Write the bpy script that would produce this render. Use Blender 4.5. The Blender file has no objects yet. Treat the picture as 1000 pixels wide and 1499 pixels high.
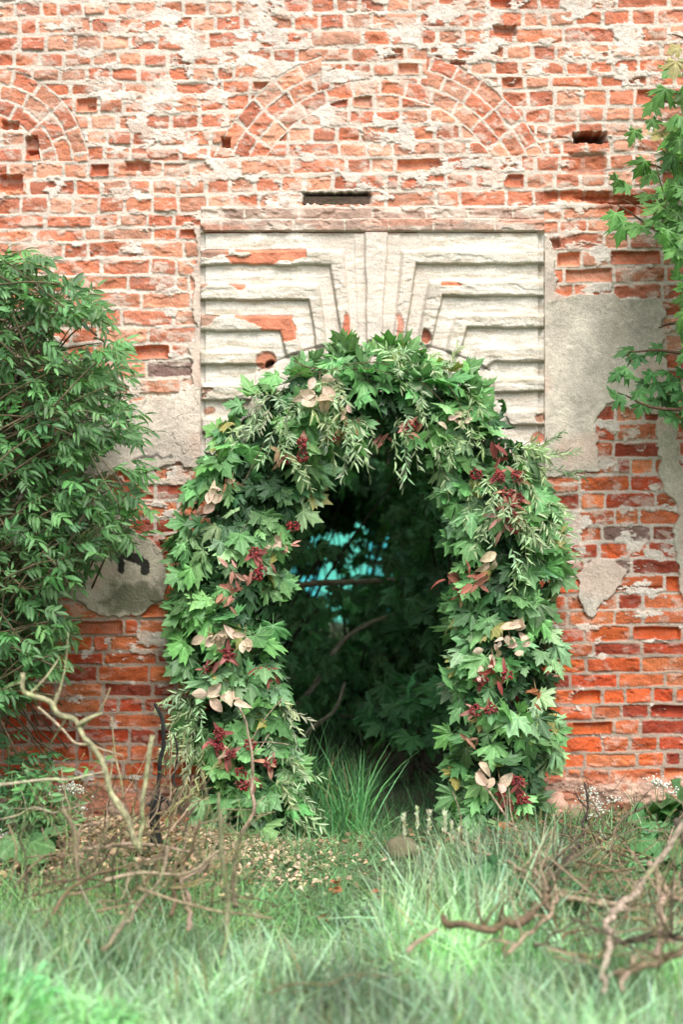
import bpy, math, random
import numpy as np
from mathutils import Vector, Matrix
random.seed(7); RNG = np.random.default_rng(11)
S = bpy.context.scene
COL = S.collection
CAMZ, DIST, PPM, CX, BASE = 1.55, 8.0, 300.0, 500.0, 1215.0

def P(px, py, Y=0.0):
    """world point seen at photo pixel px,py on the plane at depth Y (wall face is Y=0)"""
    k = (DIST + Y) / DIST
    return np.array([(px-CX)/PPM*k, Y, CAMZ + (749.5-py)/PPM*k])

def ydep(py, Y, h=.10):
    """depth no farther than where a point h above the ground is seen at photo row py"""
    return min(Y, (CAMZ-h)*2400/(py-749.5)-DIST) if py>900 else Y
# ------------------------------------------------------------------ scene tree helpers
def tag(o, label=None, cat=None, group=None, kind=None):
    if label: o['label'] = label
    if cat: o['category'] = cat
    if group: o['group'] = group
    if kind: o['kind'] = kind
    return o
def empty(name, loc=(0,0,0)):
    o = bpy.data.objects.new(name, None); COL.objects.link(o); o.location = loc
    o.empty_display_size = .1
    return o
def link_mesh(name, me, mat, parent=None):
    o = bpy.data.objects.new(name, me); COL.objects.link(o)
    if mat: me.materials.append(mat)
    if parent is not None:
        o.parent = parent
        o.matrix_parent_inverse = Matrix.Translation(-Vector(parent.location)) if parent.parent is None else Matrix.Identity(4)
    return o

class Batch:
    """triangle soup with a colour per vertex and a leaf-space uv"""
    def __init__(s): s.V=[]; s.F=[]; s.C=[]; s.U=[]; s.n=0
    def add(s, v, f, c, u=None):
        v=np.asarray(v,float); f=np.asarray(f,int)
        c=np.asarray(c,float)
        if c.ndim==1: c=np.tile(c,(len(v),1))
        if u is None: u=np.zeros((len(v),2))
        s.V.append(v); s.F.append(f+s.n); s.C.append(c); s.U.append(u); s.n+=len(v)
    def inst(s, T, pos, d, n, size, col, ysc=1.0):
        """place template T at every pos with tip direction d, facing n"""
        tv, tf, tu = T
        pos=np.atleast_2d(pos); N=len(pos)
        d=np.atleast_2d(d).astype(float); n=np.atleast_2d(n).astype(float)
        d=d/np.linalg.norm(d,axis=1,keepdims=True)
        x=np.cross(d,n); x/= (np.linalg.norm(x,axis=1,keepdims=True)+1e-9)
        z=np.cross(x,d)
        size=np.broadcast_to(np.asarray(size,float),(N,))[:,None,None]
        M=np.stack([x,d*ysc,z],axis=1)
        v=np.einsum('kj,njl->nkl',tv,M)*size+pos[:,None,:]
        k=len(tv)
        f=(tf[None]+(np.arange(N)*k)[:,None,None]).reshape(-1,3)
        col=np.broadcast_to(np.asarray(col,float),(N,3))
        c=np.repeat(col,k,axis=0); u=np.tile(tu,(N,1))
        s.add(v.reshape(-1,3),f,c,u)
    def build(s, name, mat, parent=None, smooth=True):
        if not s.V: return None
        V=np.concatenate(s.V); F=np.concatenate(s.F); C=np.concatenate(s.C); U=np.concatenate(s.U)
        me=bpy.data.meshes.new(name)
        me.vertices.add(len(V)); me.vertices.foreach_set('co',V.astype(np.float32).ravel())
        me.loops.add(F.size); me.loops.foreach_set('vertex_index',F.astype(np.int32).ravel())
        me.polygons.add(len(F)); me.polygons.foreach_set('loop_start',np.arange(0,F.size,3,dtype=np.int32))
        me.polygons.foreach_set('use_smooth',np.full(len(F),smooth))
        a=me.attributes.new('Col','FLOAT_COLOR','POINT')
        a.data.foreach_set('color',np.concatenate([C,np.ones((len(C),1))],1).astype(np.float32).ravel())
        uv=me.attributes.new('leafuv','FLOAT2','POINT'); uv.data.foreach_set('vector',U.astype(np.float32).ravel())
        me.update(calc_edges=True)
        return link_mesh(name,me,mat,parent)

def tube(B, pts, radii, col, sides=7, rough=0.0, caps=True, smooth_n=3):
    """tapered knotty tube through pts (Catmull-Rom)"""
    pts=np.asarray(pts,float); radii=np.interp(np.linspace(0,1,len(pts)),np.linspace(0,1,len(radii)),radii)
    if len(pts)>2 and smooth_n>1:
        q=np.vstack([2*pts[0]-pts[1],pts,2*pts[-1]-pts[-2]]); out=[];ro=[]
        for i in range(len(pts)-1):
            p0,p1,p2,p3=q[i:i+4]
            for k in range(smooth_n):
                t=k/smooth_n
                out.append(.5*((2*p1)+(-p0+p2)*t+(2*p0-5*p1+4*p2-p3)*t*t+(-p0+3*p1-3*p2+p3)*t**3))
                ro.append(radii[i]*(1-t)+radii[i+1]*t)
        out.append(pts[-1]);ro.append(radii[-1]); pts=np.array(out);radii=np.array(ro)
    n=len(pts)
    T=np.gradient(pts,axis=0); T/=np.linalg.norm(T,axis=1,keepdims=True)+1e-9
    up=np.array([0.13,0.97,0.2]); 
    V=[];F=[]
    ang=np.linspace(0,2*np.pi,sides,endpoint=False)
    for i in range(n):
        a=np.cross(T[i],up); 
        if np.linalg.norm(a)<.1: a=np.cross(T[i],[1,0,0])
        a/=np.linalg.norm(a); b=np.cross(T[i],a)
        r=radii[i]*(1+rough*(RNG.random(sides)-.5)*2)
        V.append(pts[i]+np.outer(np.cos(ang)*r,a)+np.outer(np.sin(ang)*r,b))
    V=np.concatenate(V)
    for i in range(n-1):
        for k in range(sides):
            a=i*sides+k;b=i*sides+(k+1)%sides;c=a+sides;d=b+sides
            F+= [(a,b,d),(a,d,c)]
    if caps:
        m=len(V); V=np.vstack([V,pts[0],pts[-1]])
        for k in range(sides):
            F.append((m,(k+1)%sides,k)); F.append((m+1,(n-1)*sides+k,(n-1)*sides+(k+1)%sides))
    cc=np.tile(np.asarray(col,float),(len(V),1))*np.exp(RNG.normal(0,.22,(len(V),1)))
    B.add(V,F,cc)

# ------------------------------------------------------------------ materials
def nodes_mat(name):
    m=bpy.data.materials.new(name); m.use_nodes=True
    nt=m.node_tree; b=nt.nodes['Principled BSDF']; return m,nt,b
def N(nt,t,**kw):
    n=nt.nodes.new(t)
    for k,v in kw.items():
        if k in ('inp',):
            for a,b in v.items(): n.inputs[a].default_value=b
        else: setattr(n,k,v)
    return n
def L(nt,a,b): nt.links.new(a,b)

def mat_wall():
    m,nt,b=nodes_mat('weathered_masonry')
    at=N(nt,'ShaderNodeAttribute',attribute_name='Col')
    tc=N(nt,'ShaderNodeNewGeometry')
    n1=N(nt,'ShaderNodeTexNoise',inp={'Scale':120.0,'Detail':6.0,'Roughness':.7})
    n2=N(nt,'ShaderNodeTexNoise',inp={'Scale':38.0,'Detail':8.0,'Roughness':.65})
    L(nt,tc.outputs['Position'],n1.inputs['Vector']);L(nt,tc.outputs['Position'],n2.inputs['Vector'])
    mr=N(nt,'ShaderNodeMapRange',inp={1:.3,2:.7,3:.78,4:1.22}); L(nt,n1.outputs['Fac'],mr.inputs[0])
    mx=N(nt,'ShaderNodeVectorMath',operation='SCALE'); L(nt,at.outputs['Color'],mx.inputs[0]); L(nt,mr.outputs[0],mx.inputs['Scale'])
    L(nt,mx.outputs[0],b.inputs['Base Color'])
    b.inputs['Roughness'].default_value=.93; b.inputs['Specular IOR Level'].default_value=.2
    ad=N(nt,'ShaderNodeMath',operation='ADD'); L(nt,n1.outputs['Fac'],ad.inputs[0]);L(nt,n2.outputs['Fac'],ad.inputs[1])
    bp=N(nt,'ShaderNodeBump',inp={'Strength':.9,'Distance':.006}); L(nt,ad.outputs[0],bp.inputs['Height'])
    L(nt,bp.outputs[0],b.inputs['Normal'])
    return m
def mat_leaf(name, rough=.42, veins=True, trans=.25, hue=(1,1,1), spec=.5, vein_gain=1.0):
    m,nt,b=nodes_mat(name)
    at=N(nt,'ShaderNodeAttribute',attribute_name='Col')
    geo=N(nt,'ShaderNodeNewGeometry')
    no=N(nt,'ShaderNodeTexNoise',inp={'Scale':60.0,'Detail':3.0}); L(nt,geo.outputs['Position'],no.inputs['Vector'])
    mr=N(nt,'ShaderNodeMapRange',inp={1:.3,2:.7,3:.8,4:1.2}); L(nt,no.outputs['Fac'],mr.inputs[0])
    sc=N(nt,'ShaderNodeVectorMath',operation='SCALE'); L(nt,at.outputs['Color'],sc.inputs[0]); L(nt,mr.outputs[0],sc.inputs['Scale'])
    col=sc.outputs[0]
    if veins:
        uv=N(nt,'ShaderNodeAttribute',attribute_name='leafuv')
        sx=N(nt,'ShaderNodeSeparateXYZ'); L(nt,uv.outputs['Vector'],sx.inputs[0])
        ab=N(nt,'ShaderNodeMath',operation='ABSOLUTE'); L(nt,sx.outputs[0],ab.inputs[0])
        cur=None
        for ang in (0,52,112):
            a=math.radians(ang)
            m1=N(nt,'ShaderNodeMath',operation='MULTIPLY'); m1.inputs[1].default_value=math.cos(a); L(nt,ab.outputs[0],m1.inputs[0])
            m2=N(nt,'ShaderNodeMath',operation='MULTIPLY_ADD'); m2.inputs[1].default_value=-math.sin(a); L(nt,sx.outputs[1],m2.inputs[0]); L(nt,m1.outputs[0],m2.inputs[2])
            d=N(nt,'ShaderNodeMath',operation='ABSOLUTE'); L(nt,m2.outputs[0],d.inputs[0])
            if cur is None: cur=d.outputs[0]
            else:
                mn=N(nt,'ShaderNodeMath',operation='MINIMUM'); L(nt,cur,mn.inputs[0]);L(nt,d.outputs[0],mn.inputs[1]);cur=mn.outputs[0]
        vr=N(nt,'ShaderNodeMapRange',inp={1:.012,2:.035,3:1.0,4:0.0}); L(nt,cur,vr.inputs[0])
        mx=N(nt,'ShaderNodeMix',data_type='RGBA',blend_type='MIX')
        L(nt,vr.outputs[0],mx.inputs[0]); L(nt,col,mx.inputs[6])
        br=N(nt,'ShaderNodeVectorMath',operation='MULTIPLY_ADD'); br.inputs[1].default_value=(1.3*vein_gain,1.25*vein_gain,1.3*vein_gain); br.inputs[2].default_value=(.025,.035,.018)
        L(nt,col,br.inputs[0]); L(nt,br.outputs[0],mx.inputs[7]); col=mx.outputs[2]
    L(nt,col,b.inputs['Base Color']); b.inputs['Roughness'].default_value=rough
    b.inputs['Specular IOR Level'].default_value=spec
    bp=N(nt,'ShaderNodeBump',inp={'Strength':.35,'Distance':.004}); L(nt,no.outputs['Fac'],bp.inputs['Height']); L(nt,bp.outputs[0],b.inputs['Normal'])
    if trans>0:
        tr=N(nt,'ShaderNodeBsdfTranslucent'); ts=N(nt,'ShaderNodeVectorMath',operation='MULTIPLY'); ts.inputs[1].default_value=(1.3,1.5,.8)
        L(nt,col,ts.inputs[0]); L(nt,ts.outputs[0],tr.inputs['Color'])
        mxs=N(nt,'ShaderNodeMixShader'); mxs.inputs[0].default_value=trans
        L(nt,b.outputs[0],mxs.inputs[1]);L(nt,tr.outputs[0],mxs.inputs[2]); L(nt,mxs.outputs[0],nt.nodes['Material Output'].inputs[0])
    return m
def mat_bark(name='bark', rough=.9, lichen=True):
    m,nt,b=nodes_mat(name)
    at=N(nt,'ShaderNodeAttribute',attribute_name='Col'); geo=N(nt,'ShaderNodeNewGeometry')
    no=N(nt,'ShaderNodeTexNoise',inp={'Scale':45.0,'Detail':6.0,'Roughness':.7}); L(nt,geo.outputs['Position'],no.inputs['Vector'])
    mr=N(nt,'ShaderNodeMapRange',inp={1:.3,2:.7,3:.5,4:1.45}); L(nt,no.outputs['Fac'],mr.inputs[0])
    sc=N(nt,'ShaderNodeVectorMath',operation='SCALE'); L(nt,at.outputs['Color'],sc.inputs[0]); L(nt,mr.outputs[0],sc.inputs['Scale'])
    n3=N(nt,'ShaderNodeTexNoise',inp={'Scale':14.0,'Detail':5.0,'Roughness':.7}); L(nt,geo.outputs['Position'],n3.inputs['Vector'])
    lr=N(nt,'ShaderNodeMapRange',inp={1:.52,2:.62,3:0.0,4:(.55 if lichen else 0.0)}); L(nt,n3.outputs['Fac'],lr.inputs[0])
    lm_=N(nt,'ShaderNodeMix',data_type='RGBA'); L(nt,lr.outputs[0],lm_.inputs[0]); L(nt,sc.outputs[0],lm_.inputs[6])
    g_=N(nt,'ShaderNodeVectorMath',operation='MULTIPLY_ADD'); g_.inputs[1].default_value=(.5,.75,.35); g_.inputs[2].default_value=(.02,.025,.01); L(nt,sc.outputs[0],g_.inputs[0]); L(nt,g_.outputs[0],lm_.inputs[7])
    L(nt,lm_.outputs[2],b.inputs['Base Color']); b.inputs['Roughness'].default_value=rough
    bp=N(nt,'ShaderNodeBump',inp={'Strength':1.0,'Distance':.010}); L(nt,no.outputs['Fac'],bp.inputs['Height']); L(nt,bp.outputs[0],b.inputs['Normal'])
    return m
def mat_ground():
    m,nt,b=nodes_mat('soil_litter')
    geo=N(nt,'ShaderNodeNewGeometry')
    n1=N(nt,'ShaderNodeTexNoise',inp={'Scale':2.2,'Detail':8.0,'Roughness':.7}); L(nt,geo.outputs['Position'],n1.inputs['Vector'])
    n2=N(nt,'ShaderNodeTexNoise',inp={'Scale':60.0,'Detail':6.0,'Roughness':.7}); L(nt,geo.outputs['Position'],n2.inputs['Vector'])
    r=N(nt,'ShaderNodeValToRGB'); e=r.color_ramp.elements; e[0].position=.38;e[0].color=(.045,.07,.03,1);e[1].position=.62;e[1].color=(.11,.085,.05,1)
    L(nt,n1.outputs['Fac'],r.inputs[0])
    mr=N(nt,'ShaderNodeMapRange',inp={1:.3,2:.7,3:.5,4:1.5}); L(nt,n2.outputs['Fac'],mr.inputs[0])
    sc=N(nt,'ShaderNodeVectorMath',operation='SCALE'); L(nt,r.outputs[0],sc.inputs[0]); L(nt,mr.outputs[0],sc.inputs['Scale'])
    L(nt,sc.outputs[0],b.inputs['Base Color']); b.inputs['Roughness'].default_value=.95
    bp=N(nt,'ShaderNodeBump',inp={'Strength':1.0,'Distance':.02}); L(nt,n2.outputs['Fac'],bp.inputs['Height']); L(nt,bp.outputs[0],b.inputs['Normal'])
    return m
def mat_paint(name,c,c2=None,rough=.7,scale=6):
    m,nt,b=nodes_mat(name); geo=N(nt,'ShaderNodeNewGeometry')
    n1=N(nt,'ShaderNodeTexNoise',inp={'Scale':float(scale),'Detail':8.0,'Roughness':.7}); L(nt,geo.outputs['Position'],n1.inputs['Vector'])
    r=N(nt,'ShaderNodeValToRGB'); e=r.color_ramp.elements; e[0].position=.35;e[1].position=.65
    e[0].color=(*c,1); e[1].color=(*(c2 or [x*.7 for x in c]),1)
    L(nt,n1.outputs['Fac'],r.inputs[0]); L(nt,r.outputs[0],b.inputs['Base Color']); b.inputs['Roughness'].default_value=rough
    return m
M_WALL=mat_wall(); M_MAPLE=mat_leaf('maple_leaf_surface',trans=.22,rough=.5,spec=.45); M_THIN=mat_leaf('thin_leaf_surface',veins=True,rough=.5,spec=.45)
M_DRY=mat_leaf('dry_leaf_surface',veins=True,vein_gain=.55,rough=.6,trans=.15,spec=.3); M_GRASS=mat_leaf('grass_blade_surface',veins=False,rough=.5,trans=.35,spec=.4)
M_BARK=mat_bark(); M_BERRY=mat_bark('berry_skin',.35,False); M_GROUND=mat_ground()

# ------------------------------------------------------------------ numpy noise
def vnoise(x,y,seed):
    r=np.random.default_rng(seed); n=256; t=r.random((n,n))
    xi=np.floor(x).astype(int); yi=np.floor(y).astype(int); fx=x-xi; fy=y-yi
    fx=fx*fx*(3-2*fx); fy=fy*fy*(3-2*fy)
    a=t[xi%n,yi%n];b=t[(xi+1)%n,yi%n];c=t[xi%n,(yi+1)%n];d=t[(xi+1)%n,(yi+1)%n]
    return (a*(1-fx)+b*fx)*(1-fy)+(c*(1-fx)+d*fx)*fy
def fbm(x,y,sx,sy,octv,seed,gain=.5):
    s=0;a=1;t=0
    for o in range(octv):
        s=s+a*vnoise(x/sx*(2**o)+17.3*o,y/sy*(2**o)+9.1*o,seed+o); t+=a; a*=gain
    return s/t
def sst(e0,e1,x):
    t=np.clip((x-e0)/(e1-e0),0,1); return t*t*(3-2*t)
def poly_sdf(u,v,pts):
    """positive inside"""
    pts=np.asarray(pts,float); d=np.full(u.shape,1e9); ins=np.zeros(u.shape,bool)
    for i in range(len(pts)):
        a=pts[i];b=pts[(i+1)%len(pts)]; e=b-a
        wx=u-a[0];wy=v-a[1]
        t=np.clip((wx*e[0]+wy*e[1])/(e@e),0,1)
        d=np.minimum(d,np.hypot(wx-e[0]*t,wy-e[1]*t))
        if a[1]!=b[1]:
            c=((a[1]>v)!=(b[1]>v))&(u<(b[0]-a[0])*(v-a[1])/(b[1]-a[1])+a[0]); ins^=c
    return np.where(ins,d,-d)
def line_d(u,v,pts):
    pts=np.asarray(pts,float); d=np.full(u.shape,1e9)
    for a,b in zip(pts[:-1],pts[1:]):
        e=b-a; wx=u-a[0];wy=v-a[1]; t=np.clip((wx*e[0]+wy*e[1])/(e@e),0,1)
        d=np.minimum(d,np.hypot(wx-e[0]*t,wy-e[1]*t))
    return d

# ------------------------------------------------------------------ brick coursing
J=[13,38,63.5,86.5,109,129,155,179,202.5,225,250,274.5,300,321,340.5,365.5,390.5,414.5,440,465,490.5,515.5,541,566,591.5,619,645.5,670.7,695,720.5,745.7,769.7,793.7,818.3,842.3,868.3,892.7,916,940.3,960.3,985.7,1007.3,1031.3,1053.7,1077.3,1101.3,1124,1148,1172,1196,1220,1244,1268,1292]
while J[0]>-900: J.insert(0,J[0]-23.2)
J=np.array(J)
rb=random.Random(5)
EDGE=[];TYPE=[]     # brick edges per course
U0,U1=-1100,2100
for i in range(len(J)-1):
    u=U0+rb.uniform(0,60); row=[u]; k=rb.random()<.5
    mid=J[i]
    hdr = .93 if mid<290 else (.45 if mid<460 else .42)
    while u<U1:
        hdrnow = rb.random()<hdr
        w = rb.uniform(34,42) if hdrnow else rb.uniform(68,80)
        if rb.random()<.05: w=rb.uniform(18,26)
        u+=w; row.append(u)
    EDGE.append(row)
keys=np.concatenate([np.array(r)+i*1e4 for i,r in enumerate(EDGE)])
NB=len(keys); r2=np.random.default_rng(3)
B_h=r2.normal(0,1,NB); B_e=r2.random(NB); B_c=r2.random(NB); B_c2=r2.random(NB); B_t=r2.normal(0,1,(NB,2)); B_l=r2.random(NB)
ALB=np.array([[.56,.20,.105],[.53,.16,.08],[.58,.25,.15],[.54,.17,.09],[.60,.29,.19],[.47,.135,.07]])
ALBL=np.array([[.56,.12,.035],[.54,.10,.03],[.50,.13,.05],[.44,.065,.022],[.60,.18,.07],[.30,.05,.025]])
LIME=np.array([.66,.57,.485]); 
def arch_rings(u,v,cx,cy,radii,vmax,seed,blen=39):
    out=None
    r=np.hypot(u-cx,v-cy); th=np.arctan2(u-cx,cy-v)
    d=np.full(u.shape,-99.);idx=np.zeros(u.shape,int)
    for k,R in enumerate(radii):
        s=th*R+ (k%2)*blen/2+400*blen
        j=np.floor(s/blen); f=(s/blen-j)*blen
        dd=np.minimum(np.minimum(f,blen-f)-2.0, 11.2-np.abs(r-R)-1.2)
        inb=np.abs(r-R)<=11.6
        d=np.where(inb,dd,d); idx=np.where(inb,(j.astype(int)*7+k*131+seed)%NB,idx)
    inring=(r>radii[0]-12.5)&(r<radii[-1]+12.5)&(v<vmax)&(v<cy)
    return inring,d,idx

def mirror_band(side,yt,yb,oc,oe,ic,ie,x0):
    return dict(poly=[(x0,yt),(oc[0],yt),oe,ie,(ic[0],yb),(x0,yb)],outer=[(x0,yt),(oc[0],yt),oe],inner=[(x0,yb),(ic[0],yb),ie])
BANDS=[ # projecting bands of the stucco surround
 mirror_band('r',366,387,(587,366),(573,500),(609,387),(591,505),796),
 mirror_band('r',411,434,(627,411),(609,505),(648,434),(629,512),796),
 mirror_band('r',460,481,(667,460),(650,515),(684,481),(670,524),796),
 mirror_band('r',507,530,(699,507),(688,530),(722,530),(708,541),796),
 mirror_band('r',553,574,(726,553),(700,574),(728,573),(700,574.5),796),
 mirror_band('r',600,622,(740,600),(735,622),(742,600),(741,622),796),
 mirror_band('r',648,668,(740,648),(735,668),(742,648),(741,668),797),
 mirror_band('l',366,389,(505,366),(517,500),(483,389),(502,505),294),
 mirror_band('l',416,440,(468,416),(480,510),(452,440),(464,515),294),
 mirror_band('l',462,485,(428,462),(446,520),(410,485),(420,524),294),
 mirror_band('l',513,534,(384,513),(386,534),(383,513),(385,534),294),
 mirror_band('l',562,586,(374,562),(376,586),(373,562),(375,586),295),
 mirror_band('l',611,634,(345,611),(346,634),(344,611),(345,634),296),
]
PATCH=[
 [(788,440),(846,431),(880,429),(905,437),(960,441),(974,455),(978,500),(977,560),(982,604),(930,603),(892,590),(880,600),(872,618),(871,655),(873,682),(850,688),(788,700)],
 [(843,868),(849,846),(864,826),(900,816),(916,830),(912,850),(895,864),(882,885),(870,901),(855,893)],
 [(100,570),(190,585),(240,580),(264,572),(285,560),(304,560),(306,690),(282,682),(255,676),(215,690),(120,700)],
 [(80,690),(120,712),(180,735),(183,770),(216,783),(236,808),(240,850),(236,872),(214,892),(186,905),(160,899),(130,890),(90,870)],
 [(964,606),(983,604),(992,690),(1040,700),(1040,900),(1006,882),(994,860),(988,745),(966,700)],
 [(788,338),(808,345),(815,380),(811,425),(830,440),(788,450)],
 [(285,330),(304,335),(304,600),(284,560)],
]
CRACKR=[]
def wall_field(u,v):
    uw=u+(fbm(u,v,40,40,3,50)-.5)*5; vw=v+(fbm(u,v,45,30,3,60)-.5)*5
    fine=fbm(u,v,5,5,4,70,.6)-.5; med=fbm(u,v,22,16,4,80)-.5; big=fbm(u,v,160,120,4,90)-.5
    chip=np.abs(fbm(u,v,15,11,4,100)-.5)*2
    shift=12*(900-u)/700.*np.where(v<300,.9,1.0)+ (fbm(u,v*0,120,50,2,130)-.5)*4
    vv=vw-shift
    ci=np.clip(np.searchsorted(J,vv)-1,0,len(J)-2)
    top=J[ci];bot=J[ci+1]
    k=np.clip(np.searchsorted(keys,ci*1e4+uw)-1,0,NB-2)
    a=keys[k]-ci*1e4;b=keys[k+1]-ci*1e4
    jw=2.1+ (fbm(u,v,30,30,2,140)-.5)*2.0+ .5*(1-sst(260,340,v))
    dx=np.minimum(uw-a,b-uw)-jw; dv=np.minimum(vv-top,bot-vv)-jw
    d=np.where((dx<3)&(dv<3),3-np.hypot(np.maximum(3-dx,0),np.maximum(3-dv,0)),np.minimum(dx,dv))
    cu=(a+b)/2;cv=(top+bot)/2
    id_=np.zeros(u.shape,np.int16)
    # blind arches
    for (cx,cy,R,vm,sd,iid) in ((555,334,(207,230,253),229,400,1),(-20,248,(92,115,138),236,900,2)):
        inr,dd,ix=arch_rings(uw,vw,cx,cy,R,vm,sd)
        if iid==1:
            outer=(np.hypot(uw-cx,vw-cy)>219)&(np.abs(uw-548)<78)   # apex is lost under lime
            inr=inr&~outer
        dd=dd+ (fine*2)
        d=np.where(inr,dd,d);k=np.where(inr,ix,k)
        cu=np.where(inr,u,cu);cv=np.where(inr,v,cv)
        id_[inr]=iid
    rnd=B_e[k]; low=sst(840,960,v)
    m=sst(-.8,1.3,d+fine*3.0)
    # heights in millimetres, + towards the camera
    tilt=(B_t[k,0]*(u-cu)/40*1.6+B_t[k,1]*(v-cv)/12*1.6)
    spall=sst(.46,.62,fbm(u,v,26,17,4,150)+(.06*(B_l[k]-.5)))
    hb=B_h[k]*2.2+tilt+med*9+fine*3-spall*7+np.minimum(chip,.4)*6-2+np.minimum(d,3)*.6
    pe=.055+.16*low*(u>840)+.12*low*(u<300)+.05*((u>800)&(v<420)&(v>220))
    ero=(rnd<pe)&(id_==0)
    dep=16+22*B_c2[k]
    bowl=sst(0,5,d)
    hb=np.where(ero,-dep*bowl+med*8+fine*3+ (v-cv)*.35,hb)
    hm=-1.5+fine*4+med*5-1.5*sst(.5,.7,fbm(u,v,60,14,3,160))*3
    h=hm*(1-m)+hb*m
    # colours
    upf=1-sst(430,800,v+ (u-500)*.15)
    ii=np.floor(B_c[k]*5.99).astype(int)
    c=ALB[ii]*upf[:,None]+ALBL[ii]*(1-upf[:,None])
    c=c*(1+ (B_c2[k]-.5)*.45)[:,None]*(1+fine*.5+med*.5)[:,None]
    grey=(B_l[k]<.03)&(id_==0)&(v>420); c=np.where(grey[:,None],np.array([.20,.12,.10]),c)
    # fresh spalls show clean orange, old faces are dusted with lime
    dust=np.clip(.05*upf+.04+ .55*sst(.53,.70,fbm(u,v,18,10,5,170,.6)+.06*upf+ .12*(B_l[k]-.5)+ .05*sst(500,620,v)*sst(1000,880,v)),0,.8)
    dust=np.where(ero|(spall>.5),dust*.25,dust)*(1-.45*low)
    c=c*(1-dust[:,None])+LIME*dust[:,None]
    mc=LIME*(1+fine*.35+med*.3)[:,None]*(1-.34*low-.06*(v>430))[:,None]
    mc=mc*np.where(low[:,None]>0,np.array([1,1-.10,1-.16])*low[:,None]+(1-low[:,None]),1)
    col=mc*(1-m[:,None])+c*m[:,None]
    # lime smears over bricks
    bias=.028*(1-sst(230,300,v))-.025*upf-.10*low
    for (bu,bv,ru,rv,s) in ((145,50,70,22,.22),(95,55,40,18,.15),(240,62,60,14,.16),(370,95,70,32,.22),(235,195,70,20,.20),(470,106,62,13,.26),(300,150,50,20,.10),(690,90,60,16,.12),(780,15,80,14,.12),(630,20,60,15,.12),(905,60,50,20,.16),(720,235,60,14,.12),(400,260,60,10,.12),(780,255,60,12,.10),(340,280,60,10,.12),(220,935,60,26,.30),(170,945,50,16,.15),(240,700,50,20,.2),(830,780,30,50,.18),(875,890,50,12,.16),(960,790,30,60,.08),(900,930,30,8,.1),(330,15,60,20,.12),(15,75,30,15,.1),(800,1180,110,30,.12),(770,1215,90,30,.12),(180,1150,80,20,.1)):
        bias=bias+.62*s*np.exp(-((u-bu)/ru)**2-((v-bv)/rv)**2)
    lf=fbm(u,v,40,20,6,180,.62)
    lm=sst(.60,.645,lf+bias+.05*fine+.05*np.exp(-np.maximum(d,0)/3.5)-.02)
    lm=lm*(1-.88*((id_>0)))
    h=np.where(lm>0,h*(1-lm)+lm*(2.5+med*9+fine*6),h)
    lc=np.array([.68,.61,.535])*(1+med*.4+fine*.35)[:,None]
    warm=sst(.5,.7,fbm(u,v,30,22,4,190))[:,None]*.35
    lc=lc*(1-warm)+np.array([.60,.34,.24])*warm
    col=col*(1-lm[:,None])+lc*lm[:,None]
    # crumbling stone foot
    ft=sst(1128,1150,v+ med*30-(u<600)*14)
    hf=fbm(u,v,50,30,5,200,.55)
    h=h*(1-ft)+ft*((hf-.45)*95+fine*8)
    fc=np.array([.50,.33,.25])*(1+med+fine)[:,None]
    redf=sst(.5,.56,fbm(u,v,34,22,3,210))[:,None]
    fc=fc*(1-redf*.7)+np.array([.48,.16,.08])*redf*.7
    fc=fc*(1-.55*sst(1180,1220,v))[:,None]
    col=col*(1-ft[:,None])+fc*ft[:,None]
    # individual holes and hollows; deepest ones have shade painted into their colour
    for (hu,hv,ru,rv,dp) in ((863,201,23,7,150),(492,290,46,8,140),(15,268,17,11,45),(201,243,17,7,40),(331,209,6,7,60),(45,212,9,12,35),(15,184,12,6,40),(740,45,16,7,30),(672,92,10,3,40),(245,812,12,20,40),(742,1206,38,9,70),(690,205,0.1,.1,0),(812,356,7,7,40),(850,286,50,6,22),(905,292,60,6,22),(925,304,50,10,20),(860,240,26,16,22),(765,1228,20,8,60),(385,985,1,1,0)):
        e=np.maximum(np.abs(u-hu+med*9)/ru,np.abs(v-hv+fine*5+med*3)/rv)
        w=1-sst(.8,1.15,e); h=h-w*dp; 
        col=col*(1-.55*w[:,None]*(dp>100)) if dp>100 else col*(1-.7*w[:,None])+np.array([.44,.13,.06])*.7*w[:,None]*(1+med[:,None])
    # courses just above the surround: grey brown stretchers
    sur=(u>293)&(u<797)&(v>303)&(v<322+18)
    gb=np.array([.42,.29,.23])*(1+med*.6+fine*.4)[:,None]
    jl=np.where(vw>321.5,1.,0.); lw=uw-293+jl*37+18*np.sin((uw-293)/61.+jl*2); bm=np.minimum(np.abs((lw%79)-39.5)*-1+38.2, np.minimum(np.abs(vw-303),np.minimum(np.abs(vw-321.5),np.abs(vw-341)))-1.2)
    bmm=sst(-.6,1.2,bm+fine*2)
    capc=gb*bmm[:,None]+LIME*.95*(1-bmm[:,None])
    gb=gb; sm=sst(.5,.66,fbm(u,v,34,12,4,220))[:,None]*.8; capc=capc*(1-sm)+LIME*sm
    capc=capc*(1-.5*sst(.5,.6,fbm(u,v,50,14,3,225))[:,None]*(v>321)[:,None])+np.array([.58,.24,.15])*.5*sst(.5,.6,fbm(u,v,50,14,3,225))[:,None]*(v>321)[:,None]; caph=np.where(vw<321.5,9.,30.)+bmm*4+med*13+fine*5-8*sst(.5,.62,fbm(u,v,24,9,3,226))
    caph=np.where((v>339)&(v<342),10,caph)
    sel=sur; h=np.where(sel,caph,h); col=np.where(sel[:,None],capc,col); id_=np.where(sel,10,id_)
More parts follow.
